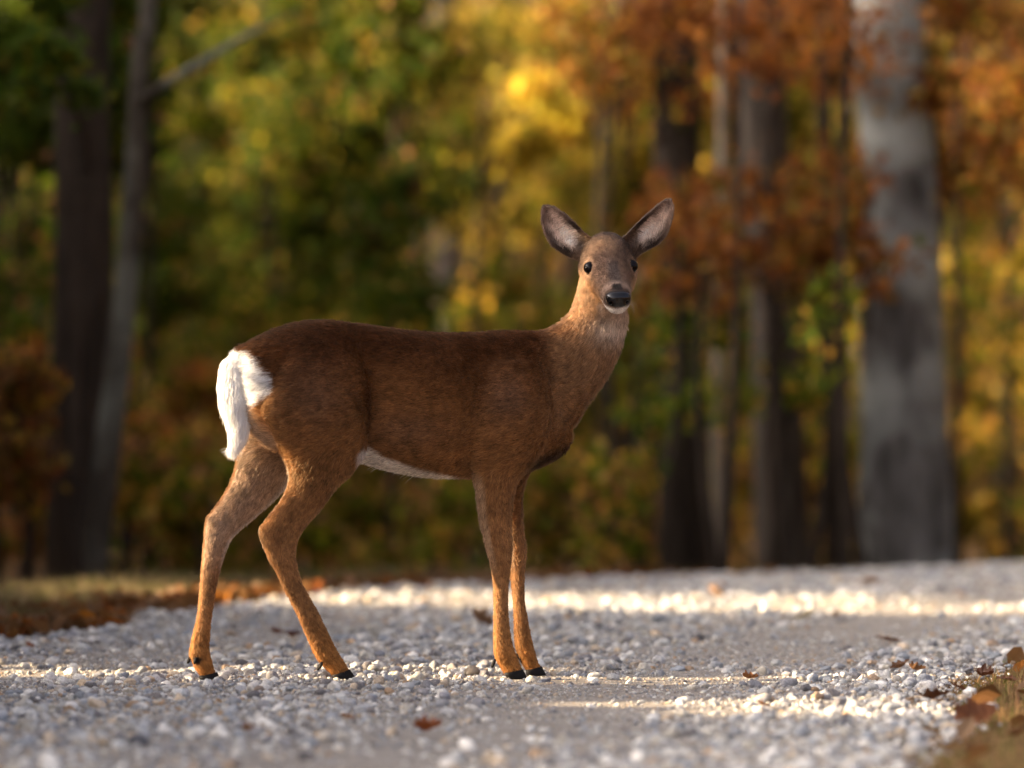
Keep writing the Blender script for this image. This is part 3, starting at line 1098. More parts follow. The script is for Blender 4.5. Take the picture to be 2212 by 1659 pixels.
# brow ridges, cheeks, occiput and the dip before the nose are extra volumes fused by the remesh
for sx in (-1, 1):
    add_ball(bm, hp(.105, sx * .040, -.002), [HF * .030, HX * .013, HU * .012])     # cheekbone under the eye
    add_ball(bm, hp(.060, sx * .040, -.030), [HF * .045, HX * .020, HU * .030])     # jaw muscle
add_ball(bm, dp(1140, 905, .060), [DF * .075, DR * .022, np.array([0, 0, .07])])    # point of the shoulder
add_ball(bm, dp(660, 775, .065), [DF * .06, DR * .030, np.array([0, 0, .05])])      # hip
for hx, hy, hl in ((572, 1143, .071), (457, 1123, -.064)):                            # point of the hock
    add_ball(bm, dp(hx, hy, hl), [DF * .012, DR * .010, np.array([0, 0, .014])])
tmp = bpy.data.objects.new('tmp_body', bm_to_mesh(bm, 'tmp_body'))
C.objects.link(tmp)
md = tmp.modifiers.new('r', 'REMESH')
md.mode = 'VOXEL'
md.voxel_size = 0.0042
md = tmp.modifiers.new('s', 'SMOOTH')
md.factor = 0.5
md.iterations = 5
dg = bpy.context.evaluated_depsgraph_get()
body_me = bpy.data.meshes.new_from_object(tmp.evaluated_get(dg))
body_me.name = 'deer_body'
old = tmp.data
bpy.data.objects.remove(tmp)
bpy.data.meshes.remove(old)
# keep only the outer shell
bmx = bmesh.new()
bmx.from_mesh(body_me)
seen, best = set(), []
for v0 in bmx.verts:
    if v0.index in seen:
        continue
    stack, comp = [v0], []
    seen.add(v0.index)
    while stack:
        v = stack.pop()
        comp.append(v)
        for e in v.link_edges:
            w = e.other_vert(v)
            if w.index not in seen:
                seen.add(w.index)
                stack.append(w)
    if len(comp) > len(best):
        best = comp
keep = set(v.index for v in best)
bmesh.ops.delete(bmx, geom=[v for v in bmx.verts if v.index not in keep], context='VERTS')
bmx.to_mesh(body_me)
bmx.free()
body_me.polygons.foreach_set('use_smooth', np.ones(len(body_me.polygons), bool))

# nape and chest hair flow away from the head; on the face it flows back from the nose
for t, w, tp, bt, n in catmull(HEAD, 2):
    FLOW_P.append(hp(t, 0, -.01))
    FLOW_D.append(unit(-HF * 0.9 - HU * 0.25 * (t < .06)))
    FLOW_R.append(.06)
FLOW_P, FLOW_D, FLOW_R = np.array(FLOW_P), np.array(FLOW_D), np.array(FLOW_R)


def flow_at(p):
    out = np.empty_like(p)
    for i in range(0, len(p), 20000):
        q = p[i:i + 20000]
        d2 = ((q[:, None] - FLOW_P[None]) ** 2).sum(-1) / (FLOW_R[None] ** 2)
        w = 1.0 / (d2 + .05) ** 3
        out[i:i + 20000] = (w[..., None] * FLOW_D[None]).sum(1)
    return unit(out)


def mixc(a, b, w):
    w = np.asarray(w)[..., None]
    return np.asarray(a) * (1 - w) + np.asarray(b) * w


WHITE = np.array([.90, .89, .87])
CREAM = np.array([.46, .35, .25])
BACK = np.array([.074, .028, .0095])
FLANK = np.array([.232, .106, .037])
LEG = np.array([.272, .130, .050])
GREYB = np.array([.125, .085, .062])


def coat(p, nrm):
    """coat colour from place on the body (same on both flanks)"""
    s, l, z = slz(p)
    # place on a straight side view, in the pixels of the photograph; far flank mirrored
    q = DO + s[:, None] * DF + np.abs(l)[:, None] * DR
    q[:, 2] = z
    px, py = proj(q)
    nz = vnoise(p * 14) - .5
    nz2 = vnoise(p * 45 + 7) - .5
    # trunk
    c = mixc(BACK, FLANK, sstep(715, 930, py + 60 * nz))
    c = mixc(c, LEG * np.array([1.0, .92, .8]), .75 * sstep(925, 1000, py + 25 * nz) * sstep(900, 1000, px) * sstep(1060, 1015, px))
    for sx_, sy_, wx, wy, k_ in ((1105, 860, 45, 50, .5), (690, 860, 60, 60, .4), (890, 930, 80, 35, .35)):  # greyish sheen on shoulder, thigh and ribs: highlights painted into the coat
        c = mixc(c, np.array([.21, .125, .080]), k_ * np.exp(-(((px - sx_) / wx) ** 2 + ((py - sy_) / wy) ** 2)))
    for sx_, sy_, wx, wy, k_ in ((1040, 800, 30, 70, .35), (1165, 800, 22, 60, .35), (795, 850, 16, 70, .6)):  # thigh fold and shoulder hollows darkened: crease shade painted into the coat
        c = mixc(c, BACK, k_ * np.exp(-(((px - sx_) / wx) ** 2 + ((py - sy_) / wy) ** 2)))
    # rump and neck
    c = mixc(c, np.array([.085, .034, .011]), .7 * sstep(640, 540, px) * sstep(800, 740, py))
    neck = sstep(1150, 1230, px) * sstep(960, 900, py)
    c = mixc(c, np.array([.27, .148, .070]), neck)
    c = mixc(c, np.array([.20, .105, .05]), .5 * sstep(1240, 1320, px + .35 * (py - 850)) * neck)
    # legs
    low = sstep(960, 1180, py + 20 * nz)
    c = mixc(c, LEG, low)
    c = mixc(c, LEG * np.array([1.15, 1.05, .8]), sstep(1300, 1430, py))
    # dark streak down the front of the hocks and over the shin
    c = mixc(c, BACK * 1.6, .35 * sstep(.56, .75, vnoise(p * np.array([30, 30, 9]))) * sstep(1000, 1100, py) * sstep(1420, 1300, py))
    # white belly, paler inside of the thighs
    inw = (nrm @ DR) * np.where(l >= 0, -1, 1)
    belly = sstep(-5, 7, py + 12 * nz - np.interp(px, [770, 797, 839, 891, 943, 1000], [985, 962, 986, 1004, 1018, 1036])) * sstep(765, 785, px) * sstep(1035, 985, px) * (np.abs(l) < .13)
    c = mixc(c, np.array([.66, .58, .50]), belly)
    hind = sstep(800, 740, px) * sstep(860, 930, py)
    c = mixc(c, np.array([.36, .25, .165]), .95 * hind * sstep(.0, .45, inw) * sstep(1290, 1120, py))
    c = mixc(c, np.array([.55, .47, .40]), hind * sstep(.25, .7, nrm @ DF) * sstep(.0, .3, inw) * sstep(1250, 1150, py) * sstep(960, 1010, py))
    rear = sstep(872, 892, py) * sstep(1000, 960, py) * sstep(-.15, -.45, nrm @ DF) * sstep(.075, .045, np.abs(l)) * sstep(640, 600, px)
    c = mixc(c, np.array([.42, .30, .21]), rear)
    fore = sstep(1000, 1020, px) * sstep(1010, 1040, py) * sstep(1260, 1180, py)
    c = mixc(c, np.array([.45, .30, .18]), .7 * fore * sstep(.45, .8, -(nrm @ DF)))  # pale back edge of the fore legs: rim light painted into the coat
    # armpit hair, brisket stripe
    c = mixc(c, np.array([.30, .16, .07]), .6 * np.exp(-(((px - 1018) / 16) ** 2 + ((py - 1010) / 30) ** 2)))
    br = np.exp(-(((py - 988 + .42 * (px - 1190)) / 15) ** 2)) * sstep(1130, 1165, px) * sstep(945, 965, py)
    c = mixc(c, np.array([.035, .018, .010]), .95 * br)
    # white rump patch
    edge = np.interp(py, [745, 757, 800, 845, 870, 895, 930], [470, 545, 574, 590, 570, 548, 470])
    rump = sstep(8, -8, px + 14 * nz2 + 10 * nz - edge) * sstep(748, 764, py + 8 * nz2) * sstep(925, 905, py)
    c = mixc(c, WHITE, rump)
    # black tufts about the dewclaws
    for fx, fy, fl in DEWS:
        d = np.linalg.norm(p - dp(fx, fy, fl), axis=1)
        c = mixc(c, np.array([.015, .011, .009]), sstep(.014, .006, d + .010 * nz2))
    # the head, in its own measure
    h = p - HEAD_O
    t, x, u = h @ HF, h @ HX, h @ HU
    head = sstep(-.055, -.02, t) * sstep(-.125, -.075, u + .03 * nz) * (np.abs(x) < .10)
    face = mixc(np.array([.040, .026, .019]), np.array([.120, .074, .050]), sstep(.02, .12, t + .03 * nz))
    face = mixc(face, np.array([.30, .165, .080]), sstep(.018, -.02, u + .02 * nz) * sstep(.205, .12, t))
    face = mixc(face, np.array([.055, .043, .038]), .8 * sstep(.020, .008, np.abs(x)) * sstep(.10, .14, t) * sstep(.215, .19, t) * (u > -.01))
    # pale eye ring
    de = np.sqrt((t - EYE_T) ** 2 + (np.abs(x) - EYE_X) ** 2 + (u - EYE_U) ** 2)
    face = mixc(face, np.array([.36, .23, .15]), .4 * sstep(.032, .021, de))
    face = mixc(face, np.array([.02, .014, .011]), sstep(.0172, .0160, de))
    # pale band beside the nose, white chin and throat
    face = mixc(face, np.array([.36, .26, .20]), .35 * sstep(.18, .20, t) * sstep(.222, .212, t) * sstep(-.02, 0, u))
    face = mixc(face, np.array([.02, .016, .014]), sstep(.016, .009, np.abs(x) + .12 * (.222 - t)) * sstep(.198, .206, t) * (u > -.01))
    face = mixc(face, np.array([.035, .026, .022]), sstep(.216, .222, t) * sstep(-.026, -.020, u))
    face = mixc(face, np.array([.74, .69, .63]), sstep(-.026, -.031, u + .004 * nz2) * sstep(.165, .195, t))
    face = mixc(face, np.array([.42, .32, .24]), .8 * sstep(-.055, -.068, u) * sstep(.165, .12, t) * sstep(.045, .025, np.abs(x)))
    c = mixc(c, face, head)
    thr = np.exp(-(((px - 1320) / 38) ** 2 + ((py - 704) / 32) ** 2)) * (1 - head)
    c = mixc(c, np.array([.56, .45, .35]), .85 * np.clip(thr * 1.3, 0, 1))
    nz3 = vnoise(p * 120 + 13) - .5
    return c * np.clip(1 + .3 * nz2 + .6 * nz3 + .35 * nz, .3, 2)[:, None]


DEWS = [(1070, 1428, .075), (1117, 1416, -.035), (425, 1424, -.035), (696, 1434, .076), (411, 1423, -.058), (692, 1438, .050),
        (1068, 1432, .045), (1120, 1420, -.06)]

deer = thing('deer', (DO[0] - .25, DO[1] - .08, 0), 'young brown doe with white tail standing on the gravel, looking at the viewer', 'deer')
DL = np.array(deer.location)
nv = len(body_me.vertices)
co = np.empty(nv * 3, np.float32)
body_me.vertices.foreach_get('co', co)
co = co.reshape(-1, 3).astype(float)
nrm = np.empty(nv * 3, np.float32)
body_me.vertex_normals.foreach_get('vector', nrm)
nrm = nrm.reshape(-1, 3).astype(float)
set_cols(body_me, coat(co, nrm))
body_me.vertices.foreach_set('co', (co - DL).astype(np.float32).ravel())
body_me.update()
body = link('body', body_me, M_SKIN, deer)


# fur as real strands
FUR_P, FUR_R, FUR_C = [], [], []


def tri_data(me, off):
    me.calc_loop_triangles()
    n = len(me.loop_triangles)
    ti = np.empty(n * 3, np.int32)
    me.loop_triangles.foreach_get('vertices', ti)
    ti = ti.reshape(-1, 3)
    v = np.empty(len(me.vertices) * 3, np.float32)
    me.vertices.foreach_get('co', v)
    v = v.reshape(-1, 3).astype(float) + off
    vn = np.empty(len(me.vertices) * 3, np.float32)
    me.vertex_normals.foreach_get('vector', vn)
    return v, vn.reshape(-1, 3).astype(float), ti


def scatter(v, vn, ti, n, dens=None):
    a = np.linalg.norm(np.cross(v[ti[:, 1]] - v[ti[:, 0]], v[ti[:, 2]] - v[ti[:, 0]]), axis=1)
    if dens is not None:
        a = a * dens[ti].mean(1)
    cdf = np.cumsum(a)
    k = np.searchsorted(cdf, rng.random(n) * cdf[-1])
    k = np.minimum(k, len(ti) - 1)
    r1, r2 = np.sqrt(rng.random(n)), rng.random(n)
    w = np.stack([1 - r1, r1 * (1 - r2), r1 * r2], 1)
    p = (v[ti[k]] * w[..., None]).sum(1)
    nn = unit((vn[ti[k]] * w[..., None]).sum(1))
    return p, nn


def grow(p, nn, flow, length, lift, rad, col, sag=0.0, jit=.32, vary=.28):
    n = len(p)
    tdir = flow - (flow * nn).sum(1, keepdims=True) * nn
    tdir = unit(tdir + 1e-4)
    cl = unit(np.stack([vnoise(p * 110 + 3), vnoise(p * 110 + 33), vnoise(p * 110 + 71)], 1) - .5)
    tdir = unit(tdir + jit * rng.normal(size=(n, 3)) * .6 + jit * cl * .5)
    lift = np.broadcast_to(lift, (n,))[:, None] * (1 + .35 * rng.normal(size=(n, 1)))
    d0 = unit(tdir + nn * np.abs(lift) * 1.6)
    d1 = unit(tdir + nn * np.abs(lift) * .7)
    d2 = unit(tdir + nn * np.abs(lift) * .25 + np.array([0, 0, -1.0]) * sag)
    L = np.asarray(length)[:, None] * (.65 + .6 * rng.random((n, 1)))
    p0 = p - nn * .0002
    p1 = p0 + d0 * L * .30
    p2 = p1 + d1 * L * .35
    p3 = p2 + d2 * L * .35
    FUR_P.append(np.stack([p0, p1, p2, p3], 1))
    r = np.broadcast_to(rad, (n,))[:, None] * (.75 + .5 * rng.random((n, 1)))
    FUR_R.append(r * np.array([[1.0, .9, .65, .15]]))
    FUR_C.append(np.clip(col * (1 + vary * rng.normal(size=(n, 1))) , .004, .92))


def emit_fur(parent):
    P = np.concatenate(FUR_P)
    R = np.concatenate(FUR_R)
    K = np.concatenate(FUR_C)
    cu = bpy.data.hair_curves.new('fur')
    cu.add_curves([4] * len(P))
    cu.attributes['position'].data.foreach_set('vector', (P - DL).astype(np.float32).ravel())
    ra = cu.attributes.get('radius') or cu.attributes.new('radius', 'FLOAT', 'POINT')
    ra.data.foreach_set('value', R.astype(np.float32).ravel())
    ca = cu.attributes.new('col', 'FLOAT_COLOR', 'CURVE')
    c4 = np.ones((len(P), 4), np.float32)
    c4[:, :3] = K
    ca.data.foreach_set('color', c4.ravel())
    cu.materials.append(M_FUR)
    return link('fur', cu, None, parent)


def fur_body():
    v, vn, ti = tri_data(body_me, DL)
    # hair length by place
    p, nn = scatter(v, vn, ti, FUR_N)
    s, l, z = slz(p)
    q = DO + s[:, None] * DF + np.abs(l)[:, None] * DR
    q[:, 2] = z
    px, py = proj(q)
    h = p - HEAD_O
    t, x, u = h @ HF, h @ HX, h @ HU
    head = sstep(-.055, -.02, t) * sstep(-.105, -.085, u) * (np.abs(x) < .10)
    L = np.interp(py, [690, 900, 1000, 1060, 1150, 1300, 1400, 1470], [.014, .015, .015, .012, .008, .006, .007, .007])
    L = np.where((px > 1180) & (py < 900), .016, L)
    L = L * (1 - head) + head * np.interp(t, [-.03, .05, .12, .2, .25], [.011, .008, .006, .005, .004])
    belly = (nn[:, 2] < -.4) & (py > 985) & (py < 1060) & (px > 740) & (px < 1040)
    L = np.where(belly, .011, L)
    brk = (px > 1120) & (px < 1235) & (py > 940) & (py < 1050)
    L = np.where(brk, .015, L)
    edge = (px < 590) & (py > 745) & (py < 930)
    L = np.where(edge, .024, L)
    de = np.sqrt((t - EYE_T) ** 2 + (np.abs(x) - EYE_X) ** 2 + (u - EYE_U) ** 2)
    keep = (de > .0180) & ~((t > .221) & (u > -.030) & (head > .5)) & (z > .009)
    lift = np.where(head > .5, .22, .26)
    lift = np.where(belly, .35, lift)
    rad = np.interp(L, [.004, .012, .022, .035], [.00042, .00052, .00062, .00060])
    fl = flow_at(p)
    # hair points down the flank a little as well as back
    trunk = (py < 1000) & (px < 1180)
    fl = unit(fl + np.where(trunk, .12, 0)[:, None] * np.array([0, 0, -1.0]))
    col = coat(p, nn)
    k = keep
    grow(p[k], nn[k], fl[k], L[k], lift[k], rad[k], col[k], sag=0.15)
    # a denser, finer coat on the head
    hv = v - HEAD_O
    dens = ((hv @ HF > -.04) & (np.abs(hv @ HX) < .09) & (hv @ HU > -.10)).astype(float)
    p2, n2 = scatter(v, vn, ti, 60000, dens)
    h2 = p2 - HEAD_O
    t2, x2, u2 = h2 @ HF, h2 @ HX, h2 @ HU
    d2 = np.sqrt((t2 - EYE_T) ** 2 + (np.abs(x2) - EYE_X) ** 2 + (u2 - EYE_U) ** 2)
    k2 = (d2 > .0180) & ~((t2 > .221) & (u2 > -.027))
    p2, n2, t2 = p2[k2], n2[k2], t2[k2]
    grow(p2, n2, flow_at(p2), np.interp(t2, [0, .1, .2, .25], [.009, .007, .005, .004]), np.full(len(p2), .16), np.full(len(p2), .0003), coat(p2, n2), vary=.16)
    # sparse long guard hairs on the belly and behind the fore leg
    b = np.where(belly & (nn[:, 2] < -.85) & (px < 900) & (rng.random(len(p)) < .006))[0]
    grow(p[b], nn[b], fl[b], np.full(len(b), .030), np.full(len(b), .8), np.full(len(b), .0005), np.tile(np.array([.66, .58, .46]), (len(b), 1)), sag=.8)


FUR_N = 330000
fur_body()

# tail: a tapering brush hanging over the rump
TAIL = [(510, 766, 548, 764, .012, .018),
        (486, 785, 556, 785, .012, .024),
        (481, 825, 556, 825, .012, .026),
        (485, 868, 554, 868, .012, .025),
        (499, 908, 549, 908, .010, .021),
        (506, 942, 540, 942, .008, .015),
        (505, 966, 524, 966, .006, .008)]
n0 = len(FLOW_P)
TF = []


def tail_rows():
    out = []
    for r in TAIL:
        out.append(r)
    return out


tbm = bmesh.new()
fp, fd, fr = FLOW_P, FLOW_D, FLOW_R
FLOW_P, FLOW_D, FLOW_R = [], [], []


def shift_rings(rings, v):
    return rings + v


TB = [0.0, .008, .016, .020, .022, .022, .022]
tr = sections([(a + 420 * k, b, c + 420 * k, d, l, w) for (a, b, c, d, l, w), k in zip(TAIL, TB)], .004, 2.0, 5, 24)
tr = tr - np.interp(np.linspace(0, 6, len(tr)), np.arange(7), TB)[:, None, None] * DF
FLOW_P, FLOW_D, FLOW_R = fp, fd, fr
add_loft(tbm, tr)
tail_me = bm_to_mesh(tbm, 'tail')
v, vn, ti = tri_data(tail_me, 0)
tcol = np.tile(WHITE, (len(v), 1))
tpx, tpy = proj(v)
tcol = mixc(tcol, np.array([.09, .036, .012]), sstep(768, 752, tpy))
set_cols(tail_me, tcol)
p, nn = scatter(v, vn, ti, 40000)
tx, ty = proj(p)
cc_ = np.tile(WHITE, (len(p), 1))
cc_ = mixc(cc_, np.array([.09, .036, .012]), sstep(764, 750, ty + 8 * rng.normal(size=len(p))))
grow(p, nn, np.tile(np.array([-.10, 0, -1.0]), (len(p), 1)), np.interp(ty, [760, 900, 970], [.020, .028, .030]), np.full(len(p), .22), np.full(len(p), .00042), cc_, sag=.4, jit=.14, vary=.08)
tail_me.vertices.foreach_set('co', (v - DL).astype(np.float32).ravel())
tail_me.update()
tag(link('tail', tail_me, M_SKIN, deer), 'long white tail hanging over the rump')


# ears: cupped shells
def make_ear(outline, base_c, tip_c, yb, yt, side):
    """outline: two edges of (px, py) from base to tip, upper and lower; a cupped two-sided shell"""
    up, lo = catmull(outline[0], 5), catmull(outline[1], 5)
    n = min(len(up), len(lo))
    ui = np.linspace(0, len(up) - 1, 22)
    li = np.linspace(0, len(lo) - 1, 22)
    up = np.stack([np.interp(ui, np.arange(len(up)), up[:, k]) for k in (0, 1)], 1)
    lo = np.stack([np.interp(li, np.arange(len(lo)), lo[:, k]) for k in (0, 1)], 1)
    m = 15
    G = np.zeros((22, m, 3))
    for i in range(22):
        f = i / 21
        y = yb + (yt - yb) * f
        for j in range(m):
            w = j / (m - 1)
            a = up[i] * (1 - w) + lo[i] * w
            wid = np.linalg.norm(up[i] - lo[i]) / 912.0
            cup = .42 * wid * math.sin(math.pi * w) ** .8 * (1 - .35 * f)
            G[i, j] = pt(a[0], a[1], y + cup)
    # outer shell behind the inner one
    du = np.gradient(G, axis=0)
    dv = np.gradient(G, axis=1)
    N = unit(np.cross(du, dv))
    N = np.where((N[..., 1:2] > 0), N, -N)
    th = .0032 * np.sin(np.pi * np.linspace(0, 1, m))[None, :, None] + .0006
    Bk = G + N * th * 1.6
    V = np.concatenate([G.reshape(-1, 3), Bk.reshape(-1, 3)])
    q = []
    for i in range(21):
        for j in range(m - 1):
            a = i * m + j
            q.append((a, a + 1, a + m + 1, a + m))
            b = 22 * m + a
            q.append((b, b + m, b + m + 1, b + 1))
    for i in range(21):
        for j, sgn in ((0, 1), (m - 1, -1)):
            a = i * m + j
            b = 22 * m + a
            f_ = (a, a + m, b + m, b)
            q.append(f_ if sgn > 0 else f_[::-1])
    for j in range(m - 1):
        a = 21 * m + j
        b = 22 * m + a
        q.append((a, a + 1, b + 1, b))
        a = j
        b = 22 * m + a
        q.append((a, b, b + 1, a + 1))
    V = np.array(V)
    me = mesh_np('ear', V, np.array(q))
    bmq = bmesh.new()
    bmq.from_mesh(me)
    bmesh.ops.recalc_face_normals(bmq, faces=bmq.faces[:])
    bmq.to_mesh(me)
    bmq.free()
    fi = np.repeat(np.linspace(0, 1, 22), m)
    wj = np.tile(np.linspace(0, 1, m), 22)
    rim = np.minimum(np.minimum(wj, 1 - wj) * 2.2, (1 - fi) * 1.6)
    rim = rim * np.where(wj > .5, .72, 1.0)
    inner = mixc(np.array([.026, .016, .011]), np.array([.82, .64, .52]), sstep(.18, .48, rim + .15 * (vnoise(V[:22 * m] * 60) - .5)))
    inner = mixc(inner, np.array([.30, .20, .15]), .65 * sstep(.35, .75, fi))
    inner = mixc(inner, np.array([.95, .88, .82]), .8 * sstep(.62, .15, fi) * sstep(.14, .34, wj) * sstep(.75, .5, wj))
    inner = mixc(inner, np.array([.085, .050, .030]), .9 * sstep(.27, .12, fi + .10 * (wj - .5)))
    inner = inner * (1 + .7 * (vnoise(np.stack([wj * 7, fi * 22 + side * 5, fi * 0], 1)) - .5))[:, None]
    outer = np.tile(np.array([.085, .055, .038]), (22 * m, 1))
    cols = np.concatenate([inner, outer])
    set_cols(me, cols)
    v, vn, ti = tri_data(me, 0)
    p, nn = scatter(v, vn, ti, 13000)
    # colour of the nearest vertex
    idx = np.empty(len(p), int)
    for a in range(0, len(p), 4000):
        idx[a:a + 4000] = ((p[a:a + 4000, None] - v[None]) ** 2).sum(-1).argmin(1)
    isin = idx < 22 * m
    fa, wa = fi[idx % (22 * m)], wj[idx % (22 * m)]
    axis_d = unit(pt(*tip_c, yt) - pt(*base_c, yb))
    vdir = unit(pt(*outline[1][len(outline[1]) // 2], yb) - pt(*outline[0][len(outline[0]) // 2], yb))
    flow = np.where(isin[:, None], axis_d * .5 + vdir * np.where(wa < .5, .9, -.5)[:, None], axis_d + 0 * p)
    L = np.where(isin, np.interp(fa, [0, .3, .7, 1], [.022, .017, .010, .006]), .008)
    edge = np.minimum(wa, 1 - wa) < .08
    L = np.where(edge, .007, L)
    grow(p, nn, flow, L, np.full(len(p), .22), np.full(len(p), .00045), cols[idx], jit=.3)
    v2 = (v - DL).astype(np.float32)
    me.vertices.foreach_set('co', v2.ravel())
    me.update()
    link('ear', me, M_SKIN, deer)


make_ear(([(1284, 518), (1262, 503), (1243, 483), (1221, 463), (1198, 448), (1183, 446)],
          [(1262, 566), (1234, 557), (1210, 544), (1187, 525), (1173, 491), (1170, 462), (1175, 447)]),
         (1262, 535), (1178, 445), 14.075, 14.10, -1)
make_ear(([(1344, 516), (1365, 495), (1387, 473), (1408, 454), (1428, 437), (1441, 432)],
          [(1362, 566), (1388, 546), (1417, 530), (1439, 508), (1451, 473), (1454, 449), (1448, 433)]),
         (1362, 535), (1447, 431), 14.085, 14.11, 1)

# eyes, with a lid line and a glint from the sky
for sx in (-1, 1):
    bm = bmesh.new()
    bmesh.ops.create_uvsphere(bm, u_segments=28, v_segments=18, radius=1.0)
    c = hp(EYE_T - .001, sx * (EYE_X - .0018), EYE_U)
    A = np.array([HF * .0168, HX * .0152, HU * .0150])
    for vv in bm.verts:
        vv.co = Vector(c + np.array(vv.co) @ A - DL)
    link('eye', bm_to_mesh(bm, 'eye'), M_EYE, deer)

# nose pad with two nostrils
bm = bmesh.new()
bmesh.ops.create_uvsphere(bm, u_segments=48, v_segments=32, radius=1.0)
nc = hp(.2310, 0, -.0088)
for vv in bm.verts:
    d = np.array(vv.co)
    f_, x_, u_ = d[1], d[0], d[2]
    wid = .0292 * (1 + .16 * u_)                     # broader above
    px_ = wid * np.sign(x_) * abs(x_) ** .82
    pu_ = .0192 * np.sign(u_) * abs(u_) ** .85
    pf_ = .0170 * f_
    if f_ > 0:
        for sx in (-1, 1):                            # nostril commas
            e = ((x_ - sx * .64) / .20) ** 2 + ((u_ + .22 + .3 * (sx * x_ - .62)) / .26) ** 2
            pf_ -= .012 * math.exp(-e * 2.0)
        pf_ -= .0022 * math.exp(-(x_ / .07) ** 2) * (u_ < .3)   # groove
    vv.co = Vector(nc + HF * pf_ + HX * px_ + HU * pu_ - DL)
nose = link('nose', bm_to_mesh(bm, 'nose'), M_NOSE, deer)
for sx in (-1, 1):
    bm = bmesh.new()
    add_ball(bm, nc + HF * .0048 + HX * sx * .0188 - HU * .0042 - DL, [HF * .0045, unit(HX * .8 + HU * .5 * sx) * .0050, unit(HU * .8 - HX * .5 * sx) * .0034])  # matte black ball put in each dent for the shade of the hollow
    link('nostril', bm_to_mesh(bm, 'nostril'), M_HOLE, nose)


# cloven hooves and dewclaws
def make_hoof(tr_, tf_, tip, rb, l):
    bm = bmesh.new()
    for k in (-1, 1):
        rings = []
        for f, grow_ in ((0, .80), (.35, .95), (.8, 1.0), (1, .96)):
            a = np.array(tr_) * (1 - f) + np.array(rb) * f
            b = np.array(tf_) * (1 - f) + np.array(tip) * f
            A, B = dp(a[0], a[1], l + k * .0105), dp(b[0], b[1], l + k * .0105)
            cpt, h = (A + B) / 2, (B - A) / 2
            th = np.linspace(0, 2 * math.pi, 20, endpoint=False)
            ct, st = np.cos(th), np.sin(th)
            e = .75
            X = np.sign(ct) * np.abs(ct) ** e
            W = np.sign(st) * np.abs(st) ** e * (1 - .55 * sstep(.1, 1, X))
            rings.append(cpt + X[:, None] * h * (1.0) + W[:, None] * DR * .0115 * grow_)
        add_loft(bm, np.array(rings) - DL)
    link('hoof', bm_to_mesh(bm, 'hoof'), M_HOOF, deer)


make_hoof((1090, 1454), (1130, 1446), (1140, 1466), (1097, 1468), .058)
make_hoof((1136, 1448), (1170, 1439), (1180, 1458), (1138, 1460), -.054)
make_hoof((717, 1459), (756, 1446), (770, 1467), (724, 1472), .060)
make_hoof((430, 1461), (469, 1452), (479, 1474), (434, 1478), -.048)
for fx, fy, fl in DEWS:
    bm = bmesh.new()
    c = dp(fx - 3, fy + 3, fl)
    add_ball(bm, c - DL, [unit(-DF * .3 + np.array([0, 0, -1.0])) * .009, DR * .0042, DF * .0045])
    link('dewclaw', bm_to_mesh(bm, 'dewclaw'), M_HOOF, deer)

# whiskers and chin hairs
n = 26
for sx in (-1, 1):
    p = np.array([hp(.19 + .03 * rng.random(), sx * .028, -.02 - .018 * rng.random()) for _ in range(n)])
    nn = np.tile(HX * sx, (n, 1))
    grow(p, nn, np.tile(-HF * .5 - HU * .9, (n, 1)), np.full(n, .035), np.full(n, .8), np.full(n, .00018), np.tile(np.array([.25, .18, .13]), (n, 1)), sag=.3)
emit_fur(deer)

